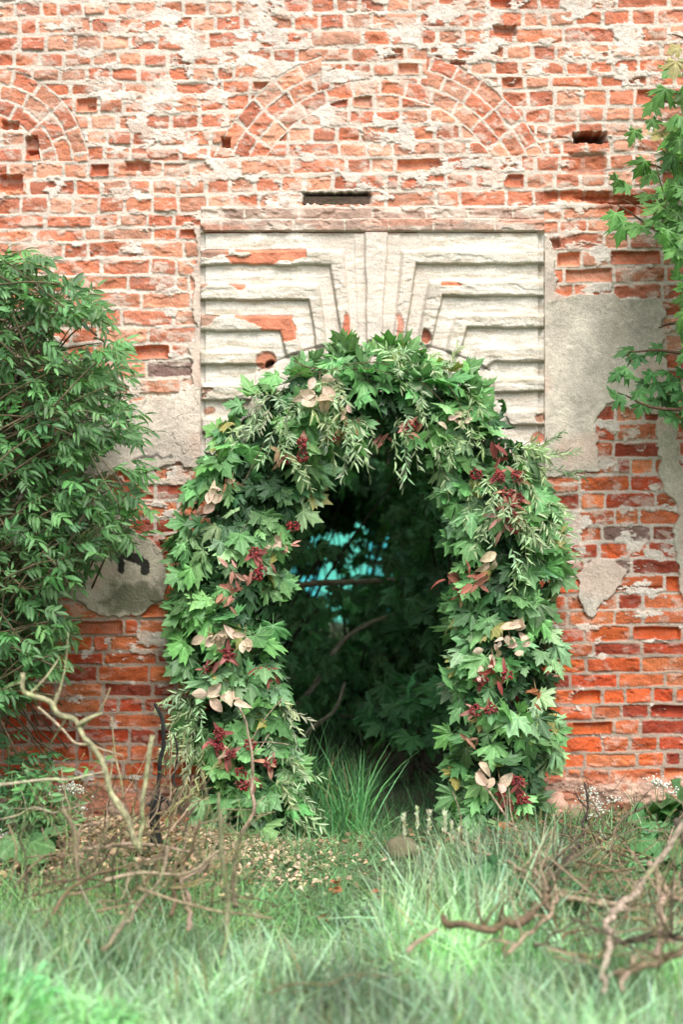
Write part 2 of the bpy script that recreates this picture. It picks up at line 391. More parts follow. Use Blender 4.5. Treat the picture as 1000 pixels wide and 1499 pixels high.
    # plaster patches
    for j,pp in enumerate(PATCH):
        if u.max()<min(p[0] for p in pp)-10 or u.min()>max(p[0] for p in pp)+10: continue
        sd=poly_sdf(u+(fbm(u,v,30,30,4,230+j)-.5)*26,v+(fbm(u,v,30,30,4,260+j)-.5)*22,pp)
        w=sst(-.5,1.0,sd+fine*3)
        base={0:(.61,.55,.46),1:(.62,.56,.48),2:(.62,.54,.46),3:(.53,.48,.38),4:(.55,.51,.41),5:(.62,.54,.46),6:(.60,.50,.42)}[j]
        st=fbm(u,v,45,60,5,290+j,.6)
        pc=np.array(base)*(1+ (st-.5)*.9+fine*.35)[:,None]
        pink=sst(.5,.68,fbm(u,v,60,60,4,300+j))[:,None]*.45; pc=pc*(1-pink)+np.array([.62,.42,.34])*pink
        if j==0:
            dk=(np.exp(-((v-440)/9)**2)*.45*sst(.35,.6,fbm(u,v,20,20,3,310)))[:,None]; pc=pc*(1-dk)+np.array([.2,.2,.13])*dk
        if j==3:
            dk=sst(.25,.7,np.exp(-((v-877)/24)**2-((u-200)/50)**2)*1.1+(fbm(u,v,14,14,4,320)-.5)*.8)[:,None]*.8; pc=pc*(1-dk)+np.array([.13,.14,.085])*dk
            pc=pc*.92
        hp=np.array(12.+med*7+fine*3.5-sst(.0,-4,sd)*0)
        cr=np.abs(fbm(u,v,70,70,4,330+j)-.5); crk=(1-sst(0,.006,cr))*(sd>3)*(j in (2,3)); hp=hp-crk*7
        h=h*(1-w)+hp*w; col=col*(1-w[:,None])+pc*w[:,None]
        if j in (0,1,2,3,4): id_=np.where(w>.5,3+j,id_)
        if j==3:   # sprayed graffiti strokes
            g=np.minimum(line_d(u,v,[(176,800),(177,834)]),line_d(u,v,[(172,808),(188,814),(202,818),(212,826),(212,836)])-1.5)
            gw=(1-sst(4.0,6.2,g+fine*4)); col=col*(1-gw[:,None]*.95)+np.array([.012,.012,.012])*gw[:,None]*.95
            id_=np.where((gw>.5),9,id_)
        if j==2:
            g=line_d(u,v,[(196,672),(214,668),(221,671),(230,666),(238,671),(250,668)]); gw=(1-sst(1.0,4.0,g+fine*6))*.75
            col=col*(1-gw[:,None])+np.array([.06,.06,.055])*gw[:,None]
    # stucco surround
    sb=(u>294)&(u<797)&(v>=341)&(v<700)
    R=np.hypot(u-548,v-840); 
    inner=R<341
    if sb.any():
        us,vs=u[sb],v[sb]; f_=fine[sb];md=med[sb]; Rs=R[sb]
        wu=us+(fbm(us,vs,30,30,3,400)-.5)*3.5; wv=vs+(fbm(us,vs,30,30,3,410)-.5)*3.5
        hs=np.full(us.shape,12.)+md*3+f_*3-2*sst(.5,.66,fbm(us,vs,38,7,4,407))
        white=np.array([.76,.71,.63]); stq=sst(.5,.68,fbm(us,vs,38,5,5,405,.6)); cs=np.tile(white,(len(us),1))*(1+md*.2+f_*.25)[:,None]*(1-.28*stq[:,None]*np.array([.8,1,1.25]))
        # smooth dressed parts near the arch are pinker
        pk=(sst(120,60,np.abs(us-548))*.7+.4*(Rs<341))[:,None].clip(0,.85); cs=cs*(1-pk)+np.array([.68,.59,.51])*pk*(1+md*.3)[:,None]
        ids=np.full(us.shape,11,np.int16)
        edge=(us<300)|(us>788); hs=np.where(edge,-4,hs); cs=np.where(edge[:,None],cs*.85,cs)
        # keystone
        kp=[(534,338),(568,338),(558,510),(537,510)]
        kd=poly_sdf(wu,wv,kp); kw=sst(-.5,1.5,kd); hs=hs*(1-kw)+kw*(46+md*8+f_*4); ids=np.where(kd>0,12,ids)
        kd2=poly_sdf(wu,wv,[(517,342),(586,342),(575,510),(524,510)]); k2=sst(-.5,3,kd2)*(kd<0)*.6; hs=hs+k2*9
        for n_,bd in enumerate(BANDS):
            xs=[p[0] for p in bd['poly']];ys=[p[1] for p in bd['poly']]
            q=(us>min(xs)-8)&(us<max(xs)+8)&(vs>min(ys)-8)&(vs<max(ys)+8)
            if not q.any(): continue
            uq,vq=wu[q],wv[q]
            sd=poly_sdf(uq,vq,bd['poly']); do=line_d(uq,vq,bd['outer']);di=line_d(uq,vq,bd['inner'])
            t=do/(do+di+1e-6)
            top=40+md[q]*6+f_[q]*5-4*sst(.52,.62,fbm(uq,vq,30,10,4,425))
            hh=14+ (top-14)*(.1+.9*sst(0,.22,t))
            w=sst(-1.0,1.0,sd)
            # rounded nosing
            hh=hh-6*sst(.88,1.0,t)
            hs[q]=hs[q]*(1-w)+hh*w
            dirt=(.16+.30*sst(.7,.1,t)+.55*sst(.45,.66,fbm(uq,vq,34,8,5,430,.6)))*.62
            # weathering fades towards the radial arms
            dirt=dirt*w*(1-.75*sst(70,30,np.abs(uq-548)))
            cq=cs[q]; cq=cq*(1-dirt[:,None])+np.array([.40,.36,.28])*dirt[:,None]
            # bare brick exposed
            bz=sst(.60,.62,fbm(uq,vq,60,22,4,440+n_)+ (.20*np.exp(-((uq-(360 if n_==7 else 388))/40)**4) if n_ in(7,9) else -.05)+(.16*np.exp(-((uq-300)/20)**2) if n_>=7 else -.07)-.06-.3*(np.abs(uq-548)<98))*w
            bc=np.where((uq<330)[:,None],np.array([.36,.22,.16]),np.array([.60,.22,.13]))*(1+md[q])[:,None]
            cq=cq*(1-bz[:,None])+bc*bz[:,None]; hs[q]-=bz*9
            # shadow line painted into the colour under the nosing
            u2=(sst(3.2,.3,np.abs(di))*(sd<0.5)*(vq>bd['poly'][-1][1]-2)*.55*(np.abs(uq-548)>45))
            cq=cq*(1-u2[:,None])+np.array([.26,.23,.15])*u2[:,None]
            cs[q]=cq; ids[q]=np.where(sd>0,13+n_,ids[q])
        # brick showing between voussoirs near the arch, plus a hole with painted shade
        for (a_,b_,ra,rb_,dp,cc) in ((510,480,6,20,8,(.58,.20,.12)),(584,482,6,24,6,(.60,.28,.20)),(621,492,8,11,26,(.42,.16,.10)),(390,528,15,16,14,(.56,.24,.15)),(394,533,7,9,45,(.12,.07,.05)),(790,612,9,8,10,(.40,.22,.15)),(785,640,12,10,6,(.62,.25,.17)),(305,600,10,8,0,(.40,.22,.15))):
            e=np.hypot((us-a_+md*10)/ra,(vs-b_+md*8)/rb_); w=1-sst(.75,1.05,e)
            hs-=w*dp; cs=cs*(1-w[:,None])+np.array(cc)*w[:,None]
        Rs=np.where(np.abs(us-548)>174+np.maximum(0,vs-572)*.5,400.,Rs); arcs=sst(341.5,339.5,Rs); hs=hs*(1-arcs)+(20+md*8)*arcs; ids=np.where(Rs<340.5,11,ids)
        ln=sst(3,0,np.abs(Rs-342))*(np.abs(us-548)>60)*(np.abs(us-548)<170); cs=cs*(1-.5*ln[:,None]); hs-=ln*8
        h[sb]=hs; col[sb]=cs; id_[sb]=ids
    # darker towards the ground
    dg=sst(1080,1220,v)*.2; col=col*(1-dg[:,None])
    dark=sst(.55,.75,fbm(u,v,130,90,4,500))*.10; col=col*(1-dark[:,None])
    return h, np.clip(col,.01,.9), id_

OPC,OPS,OPR=548.,765.,165.
def in_opening(u,v):
    return (np.abs(u-OPC)<OPR)&(v>OPS) | (np.hypot(u-OPC,v-OPS)<OPR)

def wall_panel(u0,u1,v0,v1,step,parts,hole=True):
    nu=int(round((u1-u0)/step))+1; nv=int(round((v1-v0)/step))+1
    U,V=np.meshgrid(np.linspace(u0,u1,nu),np.linspace(v0,v1,nv)); u=U.ravel();v=V.ravel()
    h,c,i=wall_field(u,v)
    X=np.stack([(u-CX)/PPM,-h/1000.,CAMZ+(749.5-v)/PPM],1)
    g=np.arange(nu*nv).reshape(nv,nu)
    q=np.stack([g[:-1,:-1],g[1:,:-1],g[1:,1:],g[:-1,1:]],-1).reshape(-1,4)
    if hole:
        o=in_opening(u,v); q=q[~(o[q].all(1))]
    fid=i[q[:,0]]
    for pid in np.unique(fid):
        parts.setdefault(int(pid),[]).append((X,c,q[fid==pid]))
def build_part(name,lst,parent):
    VS=[];CS=[];QS=[];n=0
    for X,c,q in lst:
        uq,inv=np.unique(q,return_inverse=True); VS.append(X[uq]);CS.append(c[uq]);QS.append(inv.reshape(-1,4)+n); n+=len(uq)
    V=np.concatenate(VS);C=np.concatenate(CS);Q=np.concatenate(QS)
    me=bpy.data.meshes.new(name)
    me.vertices.add(len(V)); me.vertices.foreach_set('co',V.astype(np.float32).ravel())
    me.loops.add(Q.size); me.loops.foreach_set('vertex_index',Q.astype(np.int32).ravel())
    me.polygons.add(len(Q)); me.polygons.foreach_set('loop_start',np.arange(0,Q.size,4,dtype=np.int32))
    me.polygons.foreach_set('use_smooth',np.full(len(Q),True))
    a=me.attributes.new('Col','FLOAT_COLOR','POINT'); a.data.foreach_set('color',np.concatenate([C,np.ones((len(C),1))],1).astype(np.float32).ravel())
    me.update(calc_edges=True)
    return link_mesh(name,me,M_WALL,parent)
parts={}
wall_panel(-90,1090,-50,1262,1.15,parts)
for a in ((-1000,-90,-50,1262),(1090,2000,-50,1262),(-1000,2000,-560,-50)): wall_panel(*a,4.0,parts)
W=empty('brick_wall',(0,0,0)); tag(W,'old red brick wall with crumbling lime mortar and an arched doorway','wall')
build_part('brickwork',parts[0],W)
tag(build_part('blind_arch',parts[1],W),'flattened blind arch of three brick rings above the doorway')
tag(build_part('blind_arch',parts[2],W),'small blind brick arch at the left edge')
for pid,lab in ((3,'large grey beige plaster patch right of the doorway'),(4,'small pale plaster patch on the right'),(5,'beige plaster patch left of the doorway'),(6,'dark stained plaster patch with black spray marks'),(7,'greenish plaster strip at the right edge')):
    if pid in parts: tag(build_part('plaster_patch',parts[pid],W),lab)
if 9 in parts: tag(build_part('graffiti_mark',parts[9],W),'black sprayed strokes on the stained plaster')
SUR=build_part('stucco_surround',parts[11],W); tag(SUR,'weathered whitewashed stucco surround with stepped bands')
build_part('cap_course',parts[10],SUR); build_part('keystone',parts[12],SUR)
for n_ in range(len(BANDS)):
    if 13+n_ in parts: build_part('projecting_band',parts[13+n_],SUR)

# timber in the slot above the surround
B=Batch()
def box(B,p0,p1,col,jit=0.0):
    x0,y0,z0=p0;x1,y1,z1=p1
    v=np.array([(x,y,z) for x in(x0,x1) for y in(y0,y1) for z in(z0,z1)],float)+RNG.normal(0,1,(8,3))*jit
    f=[(0,1,3),(0,3,2),(4,6,7),(4,7,5),(0,4,5),(0,5,1),(2,3,7),(2,7,6),(0,2,6),(0,6,4),(1,5,7),(1,7,3)]
    B.add(v,f,col)
box(B,tuple(P(444,299))[:1]+(.01,)+(float(P(0,299)[2]),),(float(P(540,0)[0]),.12,float(P(0,287)[2])),(.075,.05,.035),.002)
B.build('timber_lintel',M_BARK,W,smooth=False)
# wall body : reveal of the doorway, back face and top
TH=.85
def brick_proc():
    m,nt,b=nodes_mat('reveal_brick')
    g=N(nt,'ShaderNodeNewGeometry'); sp=N(nt,'ShaderNodeSeparateXYZ'); L(nt,g.outputs['Position'],sp.inputs[0])
    ad=N(nt,'ShaderNodeMath',operation='ADD'); L(nt,sp.outputs[0],ad.inputs[0]);L(nt,sp.outputs[1],ad.inputs[1])
    cb=N(nt,'ShaderNodeCombineXYZ'); L(nt,ad.outputs[0],cb.inputs[0]); L(nt,sp.outputs[2],cb.inputs[1])
    br=N(nt,'ShaderNodeTexBrick',inp={'Scale':1.0,'Mortar Size':.007,'Brick Width':.26,'Row Height':.079,'Color1':(.42,.12,.06,1),'Color2':(.30,.09,.05,1),'Mortar':(.45,.38,.30,1)})
    L(nt,cb.outputs[0],br.inputs['Vector'])
    no=N(nt,'ShaderNodeTexNoise',inp={'Scale':9.0,'Detail':8.0}); L(nt,g.outputs['Position'],no.inputs['Vector'])
    mr=N(nt,'ShaderNodeMapRange',inp={1:.3,2:.7,3:.5,4:1.3}); L(nt,no.outputs['Fac'],mr.inputs[0])
    sc=N(nt,'ShaderNodeVectorMath',operation='SCALE'); L(nt,br.outputs['Color'],sc.inputs[0]);L(nt,mr.outputs[0],sc.inputs['Scale'])
    L(nt,sc.outputs[0],b.inputs['Base Color']); b.inputs['Roughness'].default_value=.95
    bp=N(nt,'ShaderNodeBump',inp={'Strength':1.0,'Distance':.02}); L(nt,no.outputs['Fac'],bp.inputs['Height']); L(nt,bp.outputs[0],b.inputs['Normal'])
    return m
M_REV=brick_proc()
pts=[(OPC-OPR,1262),(OPC-OPR,OPS)]+[(OPC-OPR*math.cos(a),OPS-OPR*math.sin(a)) for a in np.linspace(0,math.pi,33)[1:-1]]+[(OPC+OPR,OPS),(OPC+OPR,1262)]
B=Batch(); V=[];F=[]
for (a,b_) in pts:
    p=P(a,b_); V+= [(p[0],-.005,p[2]),(p[0],TH,p[2])]
for i in range(len(pts)-1): F+=[(2*i,2*i+1,2*i+3),(2*i,2*i+3,2*i+2)]
B.add(V,F,(.4,.2,.1)); B.build('door_reveal',M_REV,W,smooth=False)
B=Batch(); zt=float(P(0,-560)[2]); xl=float(P(-1000,0)[0]);xr=float(P(2000,0)[0]); x0=float(P(OPC-OPR,0)[0]);x1=float(P(OPC+OPR,0)[0]); zs=float(P(0,OPS)[2])
V=[];F=[]
def quad(p): 
    n=len(V); V.extend(p); F.extend([(n,n+1,n+2),(n,n+2,n+3)])
quad([(xl,TH,-.2),(x0,TH,-.2),(x0,TH,zs),(xl,TH,zs)]); quad([(x1,TH,-.2),(xr,TH,-.2),(xr,TH,zs),(x1,TH,zs)])
arc=[(float(P(a,0)[0]),float(P(0,b_)[2])) for a,b_ in pts[1:-1]]
ztop=zs+.56
for i in range(len(arc)-1):
    quad([(arc[i][0],TH,arc[i][1]),(arc[i+1][0],TH,arc[i+1][1]),(arc[i+1][0],TH,ztop),(arc[i][0],TH,ztop)])
quad([(xl,TH,zs),(x0,TH,zs),(x0,TH,ztop),(xl,TH,ztop)]);quad([(x1,TH,zs),(xr,TH,zs),(xr,TH,ztop),(x1,TH,ztop)]);quad([(xl,TH,ztop),(xr,TH,ztop),(xr,TH,zt),(xl,TH,zt)])
quad([(xl,0,zt),(xr,0,zt),(xr,TH,zt),(xl,TH,zt)])
quad([(xl,0,-.2),(xl,TH,-.2),(xl,TH,zt),(xl,0,zt)]);quad([(xr,0,-.2),(xr,TH,-.2),(xr,TH,zt),(xr,0,zt)])
B.add(V,F,(.4,.2,.1)); B.build('rear_face',M_REV,W,smooth=False)

# ------------------------------------------------------------------ ground
def gz(x,y):
    x=np.asarray(x,float);y=np.asarray(y,float)
    r=np.hypot(x,y)
    n=(fbm(x+50,y+50,1.1,1.1,3,600)-.5)*.10+(fbm(x+50,y+50,.25,.25,3,610)-.5)*.03
    mound=.16*np.exp(-((x+1.05)/.6)**2-((y+.9)/.6)**2)+.12*np.exp(-((x-1.3)/.7)**2-((y+.45)/.4)**2)
    return n*np.clip(1.2-r/30,0,1)+mound-.01
def grid(name,x0,x1,y0,y1,nx,ny,mat,f,kind='structure'):
    xs=np.linspace(x0,x1,nx);ys=np.linspace(y0,y1,ny); Xg,Yg=np.meshgrid(xs,ys); x=Xg.ravel();y=Yg.ravel(); z=f(x,y)
    g=np.arange(nx*ny).reshape(ny,nx); a=g[:-1,:-1].ravel();b=g[:-1,1:].ravel();c=g[1:,1:].ravel();d=g[1:,:-1].ravel()
    B=Batch(); B.add(np.stack([x,y,z],1),np.concatenate([np.stack([a,b,c],1),np.stack([a,c,d],1)]),(.1,.1,.05)); return B.build(name,mat)
# one sheet: fine near the wall, stretched out to the horizon
sx=np.sign(np.linspace(-1,1,321))*np.abs(np.linspace(-1,1,321))
def stretch(t,near,far): return np.sign(t)*(np.abs(t)*near+(np.abs(t)**9)*far)
t=np.linspace(-1,1,361); Xg,Yg=np.meshgrid(stretch(t,7,400),stretch(t,9,400)); x=Xg.ravel();y=Yg.ravel()
g=np.arange(361*361).reshape(361,361);a=g[:-1,:-1].ravel();b=g[:-1,1:].ravel();c=g[1:,1:].ravel();d=g[1:,:-1].ravel()
B=Batch();B.add(np.stack([x,y,gz(x,y)],1),np.concatenate([np.stack([a,b,c],1),np.stack([a,c,d],1)]),(.1,.1,.05))
tag(B.build('ground',M_GROUND),kind='structure')

# ------------------------------------------------------------------ leaf templates
def tmpl_maple(droop=.25,fold=.10,twist=0.0,seed=0):
    r=random.Random(seed)
    half=[(0.03,-.02),(.12,-.11),(.28,-.15),(.54,-.26),(.45,-.08),(.68,-.01),(.44,.08),(.70,.20),(1.0,.43),(.70,.42),(.72,.64),(.46,.50),(.27,.40),(.30,.60),(.46,.83),(.25,.77),(.18,.90),(0,1.20)]
    ridge={3:1,8:1,17:1,5:.5,10:.5,14:.5}; valley={6,12,1}
    ou=[];
    for s in (1,-1):
        rng=range(len(half)) if s==1 else range(len(half)-2,-1,-1)
        for i in rng:
            x,y=half[i]; x*=s
            x+=r.uniform(-.05,.05);y+=r.uniform(-.05,.05)
            rr=math.hypot(x,y); z=-droop*rr*rr
            if i in ridge: z+=fold*ridge[i]*.6
            if i in valley: z-=fold
            z+=twist*x*y
            ou.append((x,y,z))
    V=[(0,0.0,0.03)]
    # inner ring to hold the relief
    V+= [(x*.5,y*.5,-droop*.25*(x*x+y*y)+ (z+droop*(x*x+y*y))*.6+.012) for x,y,z in ou]
    V+= ou
    n=len(ou);F=[]
    for i in range(n-1):
        a=1+i;b=2+i; F.append((0,b,a)); F+=[(a,b,b+n),(a,b+n,a+n)]
    F.append((0,1,n)); 
    V=np.array(V)
    # petiole
    k=len(V); V=np.vstack([V,[(-.012,0,.02),(.012,0,.02),(.008,-.55,-.05),(-.008,-.55,-.05)]])
    F+=[(k,k+1,k+2),(k,k+2,k+3)]
    U=V[:,:2].copy(); return V,np.array(F),U
MAPLE=[tmpl_maple(.25,.12,0,1),tmpl_maple(.45,.16,.1,2),tmpl_maple(.10,.10,-.15,3),tmpl_maple(.6,.10,.2,4),tmpl_maple(.3,.2,-.1,5),tmpl_maple(-.25,.16,.3,6),tmpl_maple(.9,.22,-.3,7),tmpl_maple(.15,.05,.4,8)]
def tmpl_lance(w=.16,droop=.25,fold=.06,n=5,tipw=1.0):
    V=[];F=[]
    for i in range(n+1):
        t=i/n; ww=w*math.sin(math.pi*min(1,t*.93+.05))**.8*(1-t*.25) if i<n else 0.004
        z=-droop*t*t
        V+=[(-ww,t,z+fold*ww/w),(0,t,z),(ww,t,z+fold*ww/w)]
    for i in range(n):
        a=i*3
        F+=[(a,a+1,a+4),(a,a+4,a+3),(a+1,a+2,a+5),(a+1,a+5,a+4)]
    V=np.array(V); return V,np.array(F),V[:,:2].copy()
LANCE=[tmpl_lance(.17,.2),tmpl_lance(.15,.5),tmpl_lance(.2,.05,.1)]
NARROW=[tmpl_lance(.11,.15,.03,4),tmpl_lance(.12,.4,.03,4),tmpl_lance(.10,-.1,.03,4)]
OVAL=[tmpl_lance(.34,.35,.16,6),tmpl_lance(.36,-.4,.30,6),tmpl_lance(.30,.9,.22,6),tmpl_lance(.38,.1,-.2,6)]
def rv(n,s=1.0): return RNG.normal(0,s,(n,3))
def pick(T,n): return RNG.integers(0,len(T),n)
def scatter(B,T,pos,d,n,size,col,ysc=1.0):
    pos=np.atleast_2d(pos); k=pick(T,len(pos)); d=np.broadcast_to(d,pos.shape);n=np.broadcast_to(n,pos.shape)
    size=np.broadcast_to(size,(len(pos),)); col=np.broadcast_to(col,(len(pos),3))
    for j in range(len(T)):
        m=k==j
        if m.any(): B.inst(T[j],pos[m],d[m],n[m],size[m],col[m],ysc)
def tint(base,n,var=.25,hue=.08):
    base=np.array(base); v=np.exp(RNG.normal(0,var,(n,1))); h=1+RNG.normal(0,hue,(n,3)); return base*v*h
def compound(B,p,d,n,size,col,pairs=3,T=None,w=.4):
    """pinnate leaf: terminal leaflet and pairs, plus the rachis"""
    T=T or LANCE; d=d/np.linalg.norm(d); x=np.cross(d,n); x/=np.linalg.norm(x)+1e-9; z=np.cross(x,d)
    L_=size*1.25; pos=[];dd=[]
    for i in range(pairs):
        t=.35+.65*i/pairs; q=p+d*L_*t-z*L_*.15*t*t
        for s in (1,-1): pos.append(q);dd.append(x*s+d*.55-z*RNG.uniform(.1,.5))
    pos.append(p+d*L_-z*L_*.15);dd.append(d-z*RNG.uniform(.1,.4))
    pos=np.array(pos);dd=np.array(dd); m=len(pos)
    scatter(B,T,pos,dd,np.array(z)+rv(m,.25),size*RNG.uniform(.75,1.05,m),col*np.exp(RNG.normal(0,.1,(m,1))))
    e=p+d*L_-z*L_*.15; s_=x*size*.012
    B.add([p-s_,p+s_,e+s_*.5,e-s_*.5],[(0,1,2),(0,2,3)],np.array([.10,.14,.05]))

# ------------------------------------------------------------------ leafy wedding arch
GR=(.115,.265,.090); GRL=(.21,.37,.18)
# centreline and half widths in photo pixels
CL=[(362,1235,72),(360,1180,82),(352,1100,88),(345,1020,90),(340,940,88),(338,860,92),(345,780,98),(372,710,96),(405,645,88),(462,598,80),(545,572,78),(625,594,80),(684,636,88),(715,700,92),(738,770,90),(745,850,84),(742,930,90),(742,1010,96),(738,1080,86),(728,1150,74),(720,1230,62)]
CLp=np.array([[*P(a,b,-.2)] for a,b,w in CL]); CLw=np.array([w*.87/PPM for a,b,w in CL])
seg=np.r_[0,np.cumsum(np.linalg.norm(np.diff(CLp,axis=0),axis=1))]
def cl(t):
    s=t*seg[-1]; p=np.stack([np.interp(s,seg,CLp[:,k]) for k in range(3)],-1)
    q=np.stack([np.interp(s+.02,seg,CLp[:,k]) for k in range(3)],-1); q0=np.stack([np.interp(s-.02,seg,CLp[:,k]) for k in range(3)],-1)
    T=(q-q0);T/=np.linalg.norm(T,axis=-1,keepdims=True); w=np.interp(s,seg,CLw); return p,T,w
def surf(t,phi,rad=1.0):
    """point on the garland tube; phi=0 faces the camera, +-90 the sides"""
    p,T,w=cl(t); side=np.cross(T,[0,-1,0]); side/=np.linalg.norm(side,axis=-1,keepdims=True)
    nrm=side*np.sin(phi)[...,None]+np.array([0,-1,0])*np.cos(phi)[...,None]
    off=side*(np.sin(phi)*w*rad)[...,None]+np.array([0,-1,0])*(np.cos(phi)*.20*rad)[...,None]
    return p+off,nrm,T
G=empty('leafy_wedding_arch',(0.15,-.2,0)); tag(G,'garland arch of maple leaves, olive sprigs and red berries round the doorway','floral arch')
B=Batch(); tube(B,[surf(np.array([t]),np.array([0.]),0.)[0][0] for t in np.linspace(0,1,40)],[.012],(.05,.04,.03),6,smooth_n=1); B.build('frame',M_BARK,G)
# inner mass, leaf colour darkened to stand in for shade between sprays
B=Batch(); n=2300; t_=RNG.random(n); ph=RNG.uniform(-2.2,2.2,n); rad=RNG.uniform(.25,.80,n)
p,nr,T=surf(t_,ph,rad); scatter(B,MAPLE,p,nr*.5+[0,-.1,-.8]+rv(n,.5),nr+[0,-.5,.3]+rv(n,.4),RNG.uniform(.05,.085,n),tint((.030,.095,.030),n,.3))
tag(B.build('inner_foliage',M_MAPLE,G),'leaves packed inside the garland, coloured darker as painted shade')
# outer maple sprays
for i in range(96):
    t0=(i+RNG.random())/96; ph0=RNG.choice([-1.35,-.95,-.5,0,.45,.9,1.35])+RNG.normal(0,.15)
    B=Batch(); m=int(RNG.integers(7,11))
    tt=np.clip(t0+RNG.normal(0,.011,m),0.004,.996); pp=ph0+RNG.normal(0,.25,m); rr=RNG.uniform(.78,1.04,m)
    p,nr,T=surf(tt,pp,rr)
    top=np.exp(-((t0-.5)/.12)**2)
    d=nr*np.array([.75,.4,.75])+np.array([0,-.15,-.75+.7*top])+rv(m,.40)
    base=np.array(GR)*(1.0 if RNG.random()<.55 else 1.35)
    if RNG.random()<.22: base=np.array(GRL)
    nn=nr*.4+np.array([0,-.75,.6])+rv(m,.42)
    cc_=tint(base,m,.26,.08); yl=RNG.random(m)<.045; cc_[yl]=tint((.36,.36,.12),yl.sum(),.2)
    scatter(B,MAPLE,p,d,nn,RNG.uniform(.048,.112,m),cc_)
    root=surf(np.array([t0]),np.array([ph0]),.4)[0][0]
    for q in p[:4]: tube(B,[root,(root+q)/2+rv(1,.01)[0],q],[.003,.0015],(.10,.12,.05),4,smooth_n=2)
    o=B.build('maple_spray',M_MAPLE,G)
# olive / willow sprigs with thin leaves
def sprig(B,p0,d,length,col,leafl=.045,n=16,T=None,droop=.5):
    T=T or NARROW; d=d/np.linalg.norm(d); pts=[]
    for k in range(7):
        s=k/6; pts.append(p0+d*length*s+np.array([0,0,-droop*length*s*s*.6])+rv(1,.004)[0])
    pts=np.array(pts); tube(B,pts,[.0022,.001],(.11,.13,.07),4,smooth_n=1,caps=False)
    s=np.linspace(.12,1,n); q=np.stack([np.interp(s,np.linspace(0,1,7),pts[:,k]) for k in range(3)],1)
    tg=np.gradient(q,axis=0); tg/=np.linalg.norm(tg,axis=1,keepdims=True)
    sd=np.cross(tg,rv(n)); sd/=np.linalg.norm(sd,axis=1,keepdims=True)
    scatter(B,T,q,tg*.9+sd*.8,np.array([0,-.8,.5])+rv(n,.4),leafl*RNG.uniform(.7,1.15,n),col*np.exp(RNG.normal(0,.15,(n,1))))
OL=(.29,.40,.22)
SP=[(0.5,0.),(0.47,-.3),(.53,.3),(.45,.2),(.56,-.2),(.5,.5),(.42,-.1),(.59,.1)]
for i in range(66):
    B=Batch()
    if i<30: t0=RNG.uniform(.40,.60);ph=RNG.uniform(-1.0,.9)
    elif i<48: t0=RNG.uniform(.64,.72);ph=RNG.uniform(-1.2,.6)
    elif i<56: t0=RNG.uniform(.09,.17); ph=RNG.uniform(-1.35,-.8)
    elif i<66: t0=RNG.uniform(.03,.14);ph=RNG.uniform(.8,1.4)
    else: t0=RNG.uniform(.03,.97);ph=RNG.uniform(-1.3,1.3)
    for k in range(3):
        p,nr,T=surf(np.array([t0+RNG.normal(0,.006)]),np.array([ph+RNG.normal(0,.15)]),.88)
        sprig(B,p[0],nr[0]*.75+np.array([0,-.25,-.45])+rv(1,.45)[0],RNG.uniform(.12,.22),tint(OL,1,.15)[0],RNG.uniform(.036,.055),int(RNG.integers(12,20)))
    B.build('olive_sprig',M_THIN,G)
# long sprig sticking out to the right of the arch
B=Batch()
for (a,b,dx,dz,ln) in ((800,668,1,.25,.16),(770,690,1,.1,.25),(790,655,.8,.6,.14),(815,690,.9,-.1,.13)):
    sprig(B,P(a,b,-.12),np.array([dx,-.1,dz]),ln,np.array([.15,.25,.12]),.04,16,droop=.2)
B.build('olive_sprig',M_THIN,G)
def front(px,py,out=.04):
    """point on the visible skin of the garland at this place"""
    q=P(px,py,-.2); dd=np.hypot(CLp[:,0]-q[0],CLp[:,2]-q[2]); j=dd.argmin(); r=min(dd[j]/CLw[j],1)
    return P(px,py,-.2-.20*math.sqrt(max(0,1-r*r))-out)
# berry heads
ico_v=[];
def sphere_t(nu=6,nv=4):
    V=[(0,0,1)];F=[]
    for j in range(1,nv):
        for i in range(nu):
            a=math.pi*j/nv;b=2*math.pi*i/nu; V.append((math.sin(a)*math.cos(b),math.sin(a)*math.sin(b),math.cos(a)))
    V.append((0,0,-1))
    for i in range(nu): F.append((0,1+i,1+(i+1)%nu)); k=1+(nv-2)*nu; F.append((len(V)-1,k+(i+1)%nu,k+i))
    for j in range(nv-2):
        for i in range(nu):
            a=1+j*nu+i;b=1+j*nu+(i+1)%nu; F+=[(a,a+nu,b+nu),(a,b+nu,b)]
    V=np.array(V,float); return V,np.array(F),V[:,:2].copy()
SPH=sphere_t()
BER=[(418,672),(442,649),(443,668),(486,640),(429,770),(372,808),(376,842),(381,835),(334,957),(307,976),(385,985),(321,1074),(317,1090),(336,1103),(367,1090),(395,1118),(353,1131),(356,1149),(604,622),(697,694),(731,698),(757,697),(742,722),(759,730),(744,742),(752,758),(755,772),(678,866),(742,988),(706,995),(697,1040),(718,1037),(758,1144),(764,1170)]
